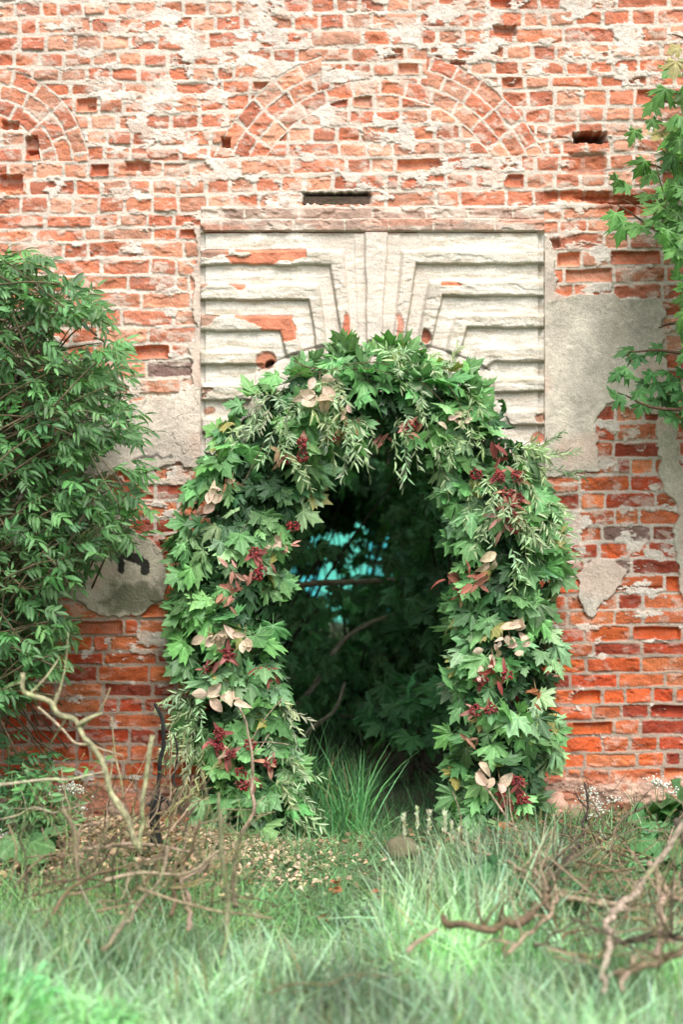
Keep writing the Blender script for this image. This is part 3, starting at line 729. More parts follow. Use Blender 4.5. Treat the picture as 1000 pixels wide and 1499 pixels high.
for (a,b) in BER:
    B=Batch(); c=front(a,b,.05); n=46; q=rv(n); q/=np.linalg.norm(q,axis=1,keepdims=True); q=q*[.033,.026,.030]*RNG.uniform(.6,1,(n,1))
    B.inst(SPH,c+q,q+[0,0,.01],rv(n),RNG.uniform(.0045,.0065,n),tint((.25,.028,.032),n,.3,.15))
    for k in range(8): tube(B,[c+np.array([0,.05,-.02]),c+q[k]],[.0015],(.25,.04,.03),3,smooth_n=1,caps=False)
    o=B.build('berry_cluster',M_BERRY,G)
    # red bracts around some heads
    if RNG.random()<.75:
        Bb=Batch(); m=4; d=rv(m)*[1,.3,1]; d[:,1]-=.2
        scatter(Bb,LANCE,np.tile(c+[0,.01,0],(m,1)),d,np.array([0,-1,.4])+rv(m,.3),RNG.uniform(.045,.08,m),tint([(.34,.09,.08),(.42,.22,.16),(.22,.045,.045)][RNG.integers(3)],m,.2))
        Bb.build('bract',M_DRY,o)
# pale dried leaves, gilded looking
def cluster(name,px,py,n,size,base,T,spread=.03,upd=(0,-.3,-.2),lab=None,out=.07):
    B=Batch(); c=front(px,py,out); d=rv(n)*[1,.35,.9]+np.array(upd)
    scatter(B,T,c+rv(n,spread)*[1,.4,1],d,np.array([0,-1,.35])+rv(n,.35),size*RNG.uniform(.75,1.15,n),tint(base,n,.12,.04))
    tube(B,[c+[0,.1,.05],c],[.003],(.25,.16,.08),4,smooth_n=1)
    o=B.build(name,M_DRY,G); 
    if lab: o['label']=lab
PALE=(.60,.46,.35)
for (a,b,n,s) in ((470,578,5,.10),(468,556,3,.075),(305,930,3,.085),(328,926,3,.075),(314,942,2,.07),(358,932,3,.08),(308,1018,3,.085),(338,1022,3,.08),(310,735,4,.08),(318,718,2,.06),(410,790,3,.055),(656,618,2,.06),(676,614,2,.06),(726,824,2,.09),(762,920,3,.085),(735,935,2,.05),(722,962,3,.065),(748,940,3,.05),(775,942,2,.05),(705,1128,2,.085),(712,1145,2,.08),(732,1143,2,.09),(518,628,3,.05),(500,600,3,.05),(700,985,2,.05),(788,655,2,.04)):
    cluster('dried_leaf_cluster',a,b,n+1,s*.84,PALE,OVAL,.02)
for (a,b,n,s,c_) in ((560,640,5,.075,(.55,.22,.18)),(345,832,3,.06,(.58,.30,.24)),(350,860,4,.07,(.42,.16,.12)),(338,872,3,.07,(.34,.17,.11)),(665,838,6,.085,(.45,.14,.10)),(688,850,6,.085,(.48,.17,.12)),(672,862,4,.07,(.42,.15,.10)),(420,797,3,.055,(.60,.30,.24)),(330,965,4,.07,(.42,.14,.13)),(385,990,5,.07,(.32,.08,.06)),(303,973,3,.055,(.45,.16,.14)),(745,745,5,.07,(.30,.09,.07)),(735,760,4,.07,(.50,.26,.20)),(728,672,4,.08,(.25,.06,.05)),(728,990,4,.07,(.36,.07,.06)),(740,1160,5,.07,(.22,.035,.035)),(765,1180,5,.07,(.25,.04,.035)),(505,625,5,.06,(.40,.25,.13)),(600,628,5,.06,(.45,.22,.14)),(415,655,4,.065,(.45,.28,.16)),(500,640,4,.06,(.42,.30,.16)),(785,1010,3,.06,(.48,.18,.08)),(340,700,3,.05,(.4,.2,.1)),(380,820,4,.06,(.28,.10,.07)),(365,1140,4,.07,(.40,.16,.13)),(320,1100,3,.055,(.44,.12,.11)),(690,1080,3,.06,(.30,.14,.09))):
    cluster('russet_leaf_cluster',a,b,n+2,s,tuple(np.array(c_)*[.85,.9,.9]),LANCE,.022,(0,-.2,-.35),out=.05)
# bare stems looped over the top
for (pp,r) in (([(430,528),(452,538),(490,541),(540,540),(575,548)],.003),([(396,566),(420,560),(445,545),(500,545)],.002),([(470,545),(540,530),(600,545),(650,590)],.0025),([(355,710),(375,670),(392,640)],.0025),([(640,545),(665,575),(680,610)],.002)):
    B=Batch(); tube(B,[front(a,b,.06) for a,b in pp],[r,r*.7],(.13,.09,.05),5); B.build('bare_stem',M_BARK,G)

# ------------------------------------------------------------------ shrub on the left
SH=empty('elder_shrub',(-1.85,-.6,0)); tag(SH,'big leafy elder shrub with drooping compound leaves at the left of the wall','shrub')
EDG=[(365,60),(400,110),(440,165),(500,188),(560,200),(620,212),(700,208),(760,215),(795,205),(815,160),(850,122),(900,112),(950,110),(990,75),(1030,30)]
def edge_x(y): return -20+np.interp(y,[e[0] for e in EDG],[e[1] for e in EDG])
stems=[]
for i in range(16):
    B=Batch(); ang=RNG.uniform(-.5,1); b0=P(-75+RNG.uniform(-40,40),1215,-.6+RNG.uniform(-.2,.2)); b0[2]=gz(b0[0],b0[1])
    ty=RNG.uniform(380,930); tx=edge_x(ty)-RNG.uniform(35,120)
    e=P(tx,ty,-.6+RNG.uniform(-.4,.35)); mid=(b0*.45+e*.55)+np.array([-.22,0,.25])
    mid2=b0*.75+e*.25+np.array([-.12,0,.3])
    tube(B,[b0,mid2,mid,e],[.016,.004],(.11,.085,.055),7,.1,smooth_n=6); B.build('stem',M_BARK,SH); stems.append((b0,mid2,mid,e))
B=Batch(); TW=Batch()
n=0; cand=0
for i in range(3100):
    y=RNG.uniform(368,1030); ex=edge_x(y)+RNG.normal(0,7)
    f=RNG.random()**.75; x=ex-RNG.random()**.9*(ex+130)
    if RNG.random()< (1-min(1,(ex-x)/45.))*.45: continue
    if vnoise(np.array([x/38.]),np.array([y/30.]),77)[0]<.22 and x>60: continue
    Y=-.6+RNG.uniform(-.5,.45); p=P(x,y,Y)
    outd=np.array([1.0 if x>20 else RNG.uniform(-1,1),RNG.uniform(-1,.3),RNG.uniform(-.5,.5)])
    d=outd+rv(1,.35)[0]
    nn=np.array([RNG.uniform(-.3,.5),-.55,.9])+rv(1,.25)[0]
    s=RNG.uniform(.040,.078); brt=1.0 if y<760 else .95
    compound(B,p,d,nn,s,tint((.088,.215,.072),1,.34,.07)[0]*brt,pairs=int(RNG.choice([2,3])))
    if i%4==0: tube(TW,[p,p-d*.12+[0,0,-.05],p-d*.3+[0,.03,-.16]],[.0025,.005],(.12,.09,.05),4,smooth_n=2)
tag(B.build('foliage',M_THIN,SH),'drooping green compound leaves'); TW.build('twig',M_BARK,SH)
for i in range(60):
    y=RNG.uniform(420,1000); x=edge_x(y)-RNG.uniform(0,150); c=P(x,y,-.95+RNG.uniform(0,.3)); B=Batch(); m=70
    q=rv(m)*[.028,.02,.016]; B.inst(SPH,c+q,q+[0,0,.01],rv(m),RNG.uniform(.0022,.0038,m),tint((.12,.16,.055),m,.25))
    for k in range(10): tube(B,[c+[0,.01,-.05],c+q[k]],[.0012],(.10,.13,.05),3,smooth_n=1,caps=False)
    B.build('flower_head',M_BERRY,SH)
# pale bare twigs in its lower part
for pp in ([(62,810),(85,830),(108,868)],[(0,935),(12,955),(18,975)],[(55,618),(85,628),(120,648),(150,700),(175,740)],[(135,660),(165,690),(180,715)],[(95,790),(70,805),(55,830)]):
    B=Batch(); tube(B,[P(a,b,-1.0) for a,b in pp],[.006,.002],(.22,.18,.12),5); B.build('bare_twig',M_BARK,SH)

# ------------------------------------------------------------------ maple at the right
MT=empty('maple_tree',(2.55,-.7,0)); tag(MT,'young maple reaching in from the right edge with bright green leaves','tree')
B=Batch(); tube(B,[(2.55,-.7,-.1),(2.50,-.68,1.2),(2.42,-.65,2.6),(2.30,-.6,3.8),(2.2,-.55,5.0)],[.07,.06,.04,.03,.02],(.10,.08,.06),10,.1,smooth_n=4); B.build('trunk',M_BARK,MT)
LIMBS=[((2.44,-.65,2.1),P(1000,600,-.5),P(905,575,-.35)),((2.44,-.65,2.5),P(1010,470,-.5),P(965,480,-.4)),((2.4,-.65,2.8),P(1010,350,-.5),P(905,300,-.4)),((2.35,-.6,3.2),P(1020,250,-.5),P(935,235,-.4)),((2.33,-.6,3.5),P(1020,150,-.5),P(945,140,-.4)),((2.3,-.6,3.7),P(1040,60,-.5),P(985,50,-.4)),((2.44,-.65,2.0),P(1010,520,-.5),P(920,515,-.4))]
for l in LIMBS:
    B=Batch(); tube(B,l,[.014,.003],(.14,.08,.05),6,smooth_n=6); B.build('limb',M_BARK,MT)
B=Batch()
def leafat(lst,Y,size,col,tip=(-.5,-.3,-.8)):
    for (a,b) in lst:
        m=1; scatter(B,MAPLE,P(a,b,Y+RNG.uniform(-.08,.08))[None],np.array(tip)+rv(m,.4),np.array([-.1,-.7,.7])+rv(m,.25),size*RNG.uniform(.8,1.15),tint(col,1,.15,.05))
MG=(.10,.25,.06)
n=400
y=RNG.uniform(60,520,n); xe=np.interp(y,[60,110,150,190,230,260,300,340,380,430,480,520],[1018,1000,985,975,968,960,952,955,985,988,995,1005]); x=xe+12+RNG.random(n)**1.2*(170)
p=np.array([P(a,b,-.5+RNG.uniform(-.35,.35)) for a,b in zip(x,y)])
scatter(B,MAPLE,p,np.array([-.5,-.3,-.75])+rv(n,.4),np.array([-.15,-.65,.75])+rv(n,.28),RNG.uniform(.055,.088,n),tint(MG,n,.22,.06))
leafat([(905,262),(918,270),(950,285),(902,312),(915,325),(938,330),(960,322),(930,190),(960,150),(955,175),(985,100),(975,130),(945,235),(955,250)],-.5,.078,MG)
# lower spray
leafat([(928,512),(935,520),(970,510),(905,545),(918,540),(930,552),(955,545),(962,560),(905,578),(912,583),(935,572),(940,590),(960,585),(975,575),(985,560),(975,600),(990,590),(980,545),(995,560),(1000,575),(1010,600),(1005,545),(945,560),(990,610)],-.4,.066,(.07,.21,.06),(-.9,-.3,-.5))
leafat([(968,193),(990,90),(995,70)],-.6,.07,(.35,.33,.12))
for k in range(60):
    a,b=RNG.uniform(1010,1150),RNG.uniform(520,640); leafat([(a,b)],-.5,.07,MG)
n=420; q=rv(n)*[.45,.5,.8]+[2.6,-.6,3.6]; q=q[q[:,0]>2.0]; n=len(q)
scatter(B,MAPLE,q,np.array([-.2,-.3,-.75])+rv(n,.4),np.array([-.15,-.65,.75])+rv(n,.28),RNG.uniform(.055,.088,n),tint(MG,n,.22,.06))
B.build('crown',M_MAPLE,MT)
for l in ([P(960,240,-.5),P(975,300,-.5),P(965,340,-.45)],[P(1000,240,-.5),P(975,225,-.5),P(962,205,-.5)],[P(932,540,-.4),P(925,528,-.4),P(918,515,-.4)],[P(912,292,-.45),P(940,305,-.45),P(970,320,-.5)]):
    B=Batch(); tube(B,l,[.003,.002],(.20,.10,.05),5); B.build('twig',M_BARK,MT)

# ------------------------------------------------------------------ the shaded garden behind the doorway
def tree(name,label,base,h,r,n,crown_c,crown_r,col,lsize=(.07,.11),kind='maple',lean=(0,0),group=None,keep=None):
    T=empty(name,tuple(base)); tag(T,label,'tree',group)
    B=Batch(); b=np.array(base,float); c=np.array(crown_c,float)
    tube(B,[b-[0,0,.1],b+[lean[0]*.3,lean[1]*.3,h*.35],b+[lean[0],lean[1],h*.75],c+[0,0,.2]],[r,r*.7,r*.3],(.06,.05,.04),10,.12,smooth_n=5); B.build('trunk',M_BARK,T)
    for k in range(9):
        B=Batch(); e=c+rv(1,.55)[0]*crown_r; s=b+np.array([lean[0],lean[1],h*.6])*RNG.uniform(.75,1.1)
        tube(B,[s,(s+e)/2+[0,0,.15],e],[r*.3,.006],(.06,.05,.04),6,.1,smooth_n=4); B.build('limb',M_BARK,T)
    B=Batch(); q=rv(n); rad=RNG.random((n,1))**.45; q/=np.linalg.norm(q,axis=1,keepdims=True)
    lump=fbm(q[:,0]*3+20,q[:,2]*3+20+q[:,1],1,1,3,int(abs(base[0])*10)+700)[:,None]
    p=c+q*rad*np.array(crown_r)*(.7+.6*lump)
    if keep is not None: p=p[keep(p)]
    n=len(p)
    scatter(B,MAPLE,p,np.array([0,-.1,-.7])+rv(n,.5),np.array([0,-.3,.9])+rv(n,.4),RNG.uniform(*lsize,n),tint(col,n,.25))
    B.build('crown',M_MAPLE,T)
    return T
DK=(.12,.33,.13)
def ray_gap(p):
    """the gap in the leaves through which the turquoise shed shows"""
    k=(DIST+p[:,1])/DIST; px=CX+p[:,0]/k*PPM; py=749.5-(p[:,2]-CAMZ)/k*PPM
    nz=vnoise(px/26.,py/18.,801)
    g=np.exp(-((px-466)/58)**2-((py-846)/30)**2)+np.exp(-((px-492)/34)**2-((py-918)/24)**2)+.6*np.exp(-((px-556)/22)**2-((py-824)/22)**2)+.5*np.exp(-((px-470)/14)**2-((py-764)/8)**2)+.4*np.exp(-((px-445)/14)**2-((py-930)/10)**2)
    n2=vnoise(px/9.,py/7.,802)
    return ~((g*1.0>nz*.5+n2*.6-.07)&(RNG.random(len(px))>.012))
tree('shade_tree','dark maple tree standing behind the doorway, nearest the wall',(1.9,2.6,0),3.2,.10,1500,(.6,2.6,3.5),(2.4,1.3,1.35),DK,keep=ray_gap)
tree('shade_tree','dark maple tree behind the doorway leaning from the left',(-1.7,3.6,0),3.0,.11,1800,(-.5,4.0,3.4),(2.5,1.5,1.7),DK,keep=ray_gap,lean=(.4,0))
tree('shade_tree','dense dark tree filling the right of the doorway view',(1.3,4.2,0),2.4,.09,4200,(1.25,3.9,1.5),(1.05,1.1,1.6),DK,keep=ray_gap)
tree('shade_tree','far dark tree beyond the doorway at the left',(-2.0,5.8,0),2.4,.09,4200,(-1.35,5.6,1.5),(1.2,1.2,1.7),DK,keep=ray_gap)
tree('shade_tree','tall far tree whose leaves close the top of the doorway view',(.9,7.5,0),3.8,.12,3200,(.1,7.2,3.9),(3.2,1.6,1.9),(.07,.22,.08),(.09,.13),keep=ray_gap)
# low shrubs behind
def shrub_b(name,label,c,r,n,col,size,group=None):
    T=empty(name,(c[0],c[1],0)); tag(T,label,'shrub',group); B=Batch()
    for k in range(9):
        e=np.array(c)+rv(1,.6)[0]*r; tube(B,[(c[0]+RNG.normal(0,.1),c[1]+RNG.normal(0,.1),-.05),(np.array([c[0],c[1],0])+e)/2+[0,0,.1],e],[.012,.004],(.07,.055,.04),6,.1)
    B.build('stem',M_BARK,T); B=Batch(); q=rv(n); q/=np.linalg.norm(q,axis=1,keepdims=True); p=np.array(c)+q*RNG.random((n,1))**.5*np.array(r)
    p=p[ray_gap(p)&(p[:,2]>.02)];n=len(p)
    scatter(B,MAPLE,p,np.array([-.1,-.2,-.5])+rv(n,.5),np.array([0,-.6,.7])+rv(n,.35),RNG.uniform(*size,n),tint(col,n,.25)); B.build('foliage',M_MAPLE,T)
shrub_b('maple_sapling','low maple sapling in the shadow just inside the doorway',(.42,1.55,.42),(.30,.35,.25),75,(.09,.28,.10),(.09,.12))
shrub_b('maple_sapling','taller maple sapling behind the doorway at the right',(.72,1.9,1.15),(.45,.4,.65),330,(.08,.26,.10),(.08,.11))
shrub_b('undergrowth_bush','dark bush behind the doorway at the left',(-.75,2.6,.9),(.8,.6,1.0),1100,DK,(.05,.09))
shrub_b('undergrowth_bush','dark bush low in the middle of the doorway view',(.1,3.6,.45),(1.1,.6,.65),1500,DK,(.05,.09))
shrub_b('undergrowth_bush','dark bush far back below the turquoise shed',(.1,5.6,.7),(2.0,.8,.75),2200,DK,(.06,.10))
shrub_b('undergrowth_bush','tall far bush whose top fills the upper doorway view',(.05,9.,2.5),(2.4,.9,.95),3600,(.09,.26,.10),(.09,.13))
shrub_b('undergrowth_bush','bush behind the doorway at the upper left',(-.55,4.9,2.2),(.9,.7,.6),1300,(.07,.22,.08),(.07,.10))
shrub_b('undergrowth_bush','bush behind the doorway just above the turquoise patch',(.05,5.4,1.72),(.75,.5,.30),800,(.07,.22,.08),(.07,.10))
# bare boughs crossing the view
def bough(pp,Y,r,label):
    B=Batch(); q=[P(a,b,Y+dy) for a,b,dy in pp]
    tube(B,q,[r,r*.6],(.34,.33,.24),9,.1,smooth_n=5); tag(B.build('fallen_bough',M_BARK),label,'branch')
bough([(380,870,0),(450,855,0),(520,852,.1),(600,848,.1),(700,842,.2)],2.2,.022,'grey bough crossing level below the turquoise gap behind the doorway')
bough([(400,1060,-.1),(455,1010,0),(500,940,.2),(560,905,.4),(640,890,.5)],2.6,.020,'bough slanting up to the right behind the doorway')
bough([(425,1110,0),(455,1068,0),(490,1040,.1),(505,1000,.3)],1.9,.017,'short mossy bough low at the left inside the doorway')
# turquoise shed far behind; pale house added as stand-in for bright sky between leaves
M_TURQ=mat_paint('turquoise_paint',(.03,.40,.50),(.08,.56,.52),.6,1.5); M_PALE=mat_paint('pale_render',(.75,.68,.64),(.62,.55,.52),.8,1)
SHD=empty('garden_shed',(0.3,15,0)); tag(SHD,'turquoise painted shed glimpsed through the leaves behind the doorway','shed')
def boxes(name,mat,lst,parent,col=(.5,.5,.5)):
    B=Batch()
    for a,b in lst: box(B,a,b,col)
    return B.build(name,mat,parent,smooth=False)
boxes('wall',M_TURQ,[((-3.2,15,-.1),(3.4,18,1.75))],SHD); 
boxes('roof',mat_paint('shed_roof',(.12,.13,.12)),[((-3.5,14.8,1.75),(3.7,18.3,1.95))],SHD)
boxes('door',mat_paint('mint_door',(.10,.62,.50)),[((-.3,14.95,0),(.35,15.0,1.6))],SHD)
boxes('corner_post',M_PALE,[((-1.3,14.94,0),(-1.18,15.0,1.75))],SHD)
HS=empty('added_pale_house',(2,24,0)); tag(HS,'pale house added far behind as stand-in for bright sky between leaves','house')
boxes('wall',M_PALE,[((-6,24,-.1),(9,30,5))],HS); boxes('roof',mat_paint('roof_grey',(.2,.18,.17)),[((-6.4,23.6,5),(9.4,30.4,5.3))],HS)
wn=boxes('window',mat_paint('window_dark',(.03,.04,.05),rough=.2),[((-1.5,23.94,1.2),(-.4,24,2.6))],HS)

# ------------------------------------------------------------------ grass
def blade(n_seg=4):
    V=[];F=[]
    for i in range(n_seg+1):
        t=i/n_seg; w=.018*(1-t**1.6)+.0008; z=-.42*t*t
        V+=[(-w,t*(1-.12*t),z),(w,t*(1-.12*t),z)]
    for i in range(n_seg): a=2*i; F+=[(a,a+1,a+3),(a,a+3,a+2)]
    V=np.array(V); return V,np.array(F),V[:,:2].copy()
BL=[blade(),(lambda b:(b[0]*[1,1,2.0],b[1],b[2]))(blade()),(lambda b:(b[0]*[1.3,1,-.6],b[1],b[2]))(blade())]
def grass(name,label,n,xr,yr,hr,col,dens=None,lay=.35,wide=1.0,var=.25):
    x=RNG.uniform(*xr,n);y=RNG.uniform(*yr,n)
    if dens is not None:
        m=RNG.random(n)<dens(x,y); x=x[m];y=y[m]
    n=len(x); B=Batch(); p=np.stack([x,y,gz(x,y)-.01],1)
    hh=RNG.uniform(*hr,n)*np.clip(.15+1.75*fbm(x+30,y+30,.42,.42,3,820),.3,1.7)
    d=np.array([0,0,1.])+rv(n,lay); d[:,2]=np.abs(d[:,2])+.1
    T=[(b[0]*[wide,1,1],b[1],b[2]) for b in BL]
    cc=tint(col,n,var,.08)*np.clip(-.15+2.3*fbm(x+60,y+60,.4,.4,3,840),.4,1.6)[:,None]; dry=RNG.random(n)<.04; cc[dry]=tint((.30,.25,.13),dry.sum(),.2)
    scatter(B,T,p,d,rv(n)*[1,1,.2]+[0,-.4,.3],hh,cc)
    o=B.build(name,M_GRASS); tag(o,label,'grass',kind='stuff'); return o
def away(x,y): return (fbm(x+80,y+80,.45,.45,3,830)>.35)*1.
grass('meadow_grass','bright soft grass in the foreground',62000,(-3.0,3.0),(-5.1,-2.2),(.09,.24),(.35,.51,.34),lay=.6,wide=1.0)
grass('meadow_grass','trampled grass between the foreground and the doorway',42000,(-3.2,3.2),(-2.4,-.1),(.05,.12),(.16,.32,.14),dens=lambda x,y:np.where((x<-.5)&(x>-1.6)&(y>-1.4),.15,np.where((np.abs(x+.4)<.35)&(y>-1.1),.7,1.))*away(x,y),lay=.8)
grass('tall_grass','tall grass at the right in front of the garland',1100,(.24,.90),(-1.75,-1.05),(.12,.30),(.36,.50,.33),lay=.22,wide=.7)
grass('tall_grass','tall grass under the branch pile at the right',3200,(.8,2.6),(-2.4,-.4),(.07,.17),(.20,.38,.18),lay=.4,wide=.8,dens=lambda x,y:.25+.75*away(x,y)*(y<-.9))
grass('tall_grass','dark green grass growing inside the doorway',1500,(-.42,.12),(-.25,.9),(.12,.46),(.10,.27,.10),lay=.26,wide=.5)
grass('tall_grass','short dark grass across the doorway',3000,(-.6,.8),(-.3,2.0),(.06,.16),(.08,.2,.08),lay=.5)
grass('tall_grass','rough grass and weeds at the left below the shrub',3400,(-2.9,-.6),(-2.8,-.4),(.07,.19),(.13,.26,.10),lay=.45,wide=.8,dens=lambda x,y:np.where((x>-1.6)&(y>-1.5),.22,1.))
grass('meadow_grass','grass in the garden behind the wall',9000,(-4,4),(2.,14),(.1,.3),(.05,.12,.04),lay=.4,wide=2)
grass('meadow_grass','lush blurred grass clump in the lower left corner',2600,(-1.9,-.6),(-4.2,-3.2),(.14,.27),(.23,.46,.21),lay=.4,wide=1.5)
grass('tall_grass','long pale arching grass through the right branch pile',3000,(.15,2.3),(-2.6,-.9),(.12,.29),(.34,.50,.30),lay=.5,wide=.55,dens=lambda x,y:np.where(x>.8,.22,1.)*np.where((x>.15)&(y>-1.1),.5,1.))
grass('tall_grass','long thin grass among the brushwood at the left',2600,(-2.3,-.4),(-2.7,-1.0),(.13,.30),(.22,.36,.16),lay=.5,wide=.55,dens=lambda x,y:np.where((x>-1.6)&(y>-1.6),.15,1.))
grass('meadow_grass','dark green undergrowth in the lower left corner',1500,(-1.7,-1.0),(-4.0,-3.3),(.14,.26),(.13,.33,.12),lay=.5,wide=2.2)
# grass stalks with seed heads
for (a,b,yb) in ((592,1195,1320),(611,1185,1320),(629,1190,1330),(651,1188,1330),(612,1242,1350),(672,1214,1340),(683,1222,1345),(643,1235,1350),(700,1235,1350),(661,1205,1330)):
    B=Batch(); Yd=-1.15+RNG.uniform(-.2,.2); tip=P(a,b,Yd); ba=P(a+(632-a)*.35+6,yb,Yd); ba[2]=gz(ba[0],ba[1])
    sl=tip+[0,0,-.085]+(ba-tip)*.0
    R=empty('seeding_grass',tuple(ba)); tag(R,'tall grass stalk with a pale seed head right of the doorway','grass stalk','grass stalks with seed heads')
    tube(B,[ba,(ba+sl)/2+[.01,0,.02],sl],[.0026,.0018],(.42,.52,.32),5,smooth_n=5,caps=False); B.build('stalk',M_GRASS,R)
    B=Batch(); m=46; tt=RNG.random(m); q=sl+np.outer(tt,(tip-sl)*1.0)+rv(m,.0035)*(1-tt[:,None]*.6)
    scatter(B,LANCE,q,np.array([0,0,1.])+rv(m,.35),rv(m)+[0,-1,0],.021,tint((.60,.62,.48),m,.1)); B.build('seed_head',M_GRASS,R)

# ------------------------------------------------------------------ litter
def litter(name,label,n,fx,fy,size,base,var=.25,T=OVAL,lift=.012):
    B=Batch(); x,y=fx(n),fy(n); p=np.stack([x,y,gz(x,y)+lift+RNG.random(n)*.012],1)
    scatter(B,T,p,rv(n)*[1,1,.2],np.array([0,-.15,1])+rv(n,.35),RNG.uniform(*size,n),tint(base,n,var,.06)); o=B.build(name,M_DRY); tag(o,label,'litter',kind='stuff')
def gpt(px,py):
    d=2400*CAMZ/(py-749.5); return ((px-CX)/2400*d, d-8)
g1=gpt(380,1255);g2=gpt(420,1290)
litter('dry_petals','scattered pale dried petals on the ground in front of the left leg of the garland',1000,lambda n:np.where(RNG.random(n)<.5,g1[0],g2[0])-.06+RNG.normal(0,.19,n),lambda n:np.clip(-.80+RNG.normal(0,.28,n),-1.5,-.3),(.012,.028),(.62,.47,.34),lift=.025)
litter('brick_crumbs','brown crumbs and dead leaves along the foot of the wall',1700,lambda n:RNG.uniform(-2.4,2.4,n),lambda n:-.12-np.abs(RNG.normal(0,.3,n)),(.015,.05),(.24,.14,.085),.4)
litter('dead_leaves','wood chips and dead leaves under the branches at the left',4200,lambda n:RNG.normal(-.95,.36,n),lambda n:np.clip(RNG.normal(-.75,.42,n),-1.8,-.15),(.015,.045),(.42,.28,.18),.35)
litter('grass_clippings','pale cut grass strewn on the path to the doorway',11000,lambda n:RNG.normal(.1,.75,n),lambda n:RNG.uniform(-2.2,-.15,n),(.04,.10),(.17,.32,.14),.4,T=[(b[0]*[.75,1,.5],b[1],b[2]) for b in BL],lift=.02)
for (a,b,s,w) in ((470,1355,.055,'orange fallen leaf lying alone on the clipped grass'),(494,1318,.06,'rusty fallen leaf in the middle of the path'),(483,1305,.05,'orange fallen leaf beside the rusty one on the path'),(541,1322,.04,'small orange leaf right of the path centre'),(405,1205,.06,'tan maple leaf at the foot of the garland, left leg'),(655,1298,.06,'orange brown leaf among the tall grass')):
    x,y=gpt(a,b); B=Batch(); z=float(gz(x,y)); m=2
    scatter(B,OVAL,np.array([[x,y,z+.05],[x+.02,y,z+.045]]),rv(m)*[1,1,.1],np.array([0,-.5,1])+rv(m,.2),s,tint((.38,.16,.08),m,.15)); tag(B.build('fallen_leaf',M_DRY),w,'leaf')

# ------------------------------------------------------------------ dead branches
def branch(label,pts,r,col,Y=None,twigs=0,group=None,rough=.12,name='dead_branch',hb=.07):
    q=np.array([P(a,b,ydep(b,Y+(c[0] if c else 0),hb)) for a,b,*c in pts])
    # knots and small kinks
    if len(q)>2: q[1:-1]+=rv(len(q)-2,.008)
    L_=np.r_[0,np.cumsum(np.linalg.norm(np.diff(q,axis=0),axis=1))]; n_=max(len(q),int(L_[-1]/.055)); t_=np.linspace(0,L_[-1],n_)
    q=np.stack([np.interp(t_,L_,q[:,k]) for k in range(3)],1); q[1:-1]+=rv(n_-2,.0055)
    r=np.array(r if isinstance(r,(list,tuple)) else [r,r*.55])*.78; r=np.interp(np.linspace(0,1,n_),np.linspace(0,1,len(r)),r)*RNG.uniform(.86,1.18,n_); r=list(r)
    twigs=twigs*3
    o=None; B=Batch(); tube(B,q,r if isinstance(r,(list,tuple)) else [r,r*.6],col,8,rough,smooth_n=4)
    for k in range(twigs):
        j=RNG.integers(1,len(q)); s=q[j-1]*.5+q[j]*.5; e=s+rv(1,.085)[0]+[0,0,.05]; tube(B,[s,(s+e)/2+rv(1,.01)[0],e],[r*.35 if not isinstance(r,(list,tuple)) else r[-1]*.5,.0015],col,5,.1,smooth_n=2)
    o=B.build(name,M_BARK); tag(o,label,'branch' if name!='charred_post' else 'post',group); return o
MOSS=(.23,.25,.13);PL=(.36,.27,.19);BR=(.17,.115,.07);BLK=(.010,.010,.010);PK=(.42,.30,.23)
branch('long mossy branch arching up and left over the grass, forked at its bend',[(205,1245),(190,1210),(164,1149),(140,1107),(121,1075),(110,1060),(87,1044),(63,1026),(38,1009),(33,985)],[.016,.013,.012],(.36,.34,.20),-2.0,3)
branch('short pale side branch pointing right from the mossy arching branch',[(112,1061),(130,1055),(149,1044)],.010,(.42,.38,.24),-2.0)
branch('thin pale stick rising left to right behind the arching branch',[(55,1035),(80,1062),(105,1078),(140,1092),(180,1106)],.008,(.40,.32,.22),-1.7)
branch('level pale branch at the left above the weeds',[(-10,1150),(30,1142),(58,1147),(95,1141),(152,1130)],.008,(.42,.38,.26),-2.0)
branch('upright thick mossy stub left of the black stick',[(205,1250),(207,1190),(213,1130),(223,1076)],[.013,.010],(.34,.33,.19),-1.9)
branch('curved black charred stick standing in front of the bricks',[(228,1180),(232,1140),(241,1100),(240,1055),(226,1030)],[.013,.010],BLK,-.9)
branch('second black charred stick, slimmer, by the garland',[(262,1185),(256,1140),(261,1100),(254,1075)],[.009,.006],(.02,.015,.012),-.6)
branch('tall thin dry stem beside the slim charred stick',[(248,1200),(250,1130),(247,1070)],.005,(.35,.25,.17),-.7)
branch('thin leaning dry stem crossing the red bricks at left',[(180,1165),(200,1130),(215,1100)],.003,(.45,.33,.24),-.6)
branch('thin upright dry stem between arching branch and mossy stub',[(180,1170),(172,1110),(163,1050)],.005,(.40,.33,.2),-1.6)
branch('pinkish stick standing in front of the left leg of the garland',[(352,1220),(372,1195),(366,1170),(371,1130),(369,1090),(360,1060),(350,1035)],[.013,.009,.006],PK,-.75,2)
branch('blurred dark mossy branch rising beside the pinkish stick',[(325,1400),(332,1330),(330,1270),(322,1200),(320,1160)],[.012,.008],(.20,.20,.11),-2.4,3)
branch('blurred forked branch left of the petals',[(345,1330),(352,1290),(338,1240),(360,1210)],[.011,.007],(.17,.14,.09),-2.3,2)
o=branch('short black charred post with a knob on top, behind the left branches',[(228,1235),(229,1205),(228,1180),(230,1163)],[.030,.027,.032],BLK,-1.25,name='charred_post',rough=.2)
branch('bent black root lying across the charred post',[(214,1178),(228,1176),(240,1170),(250,1180)],[.010,.014],(.03,.028,.028),-1.0)
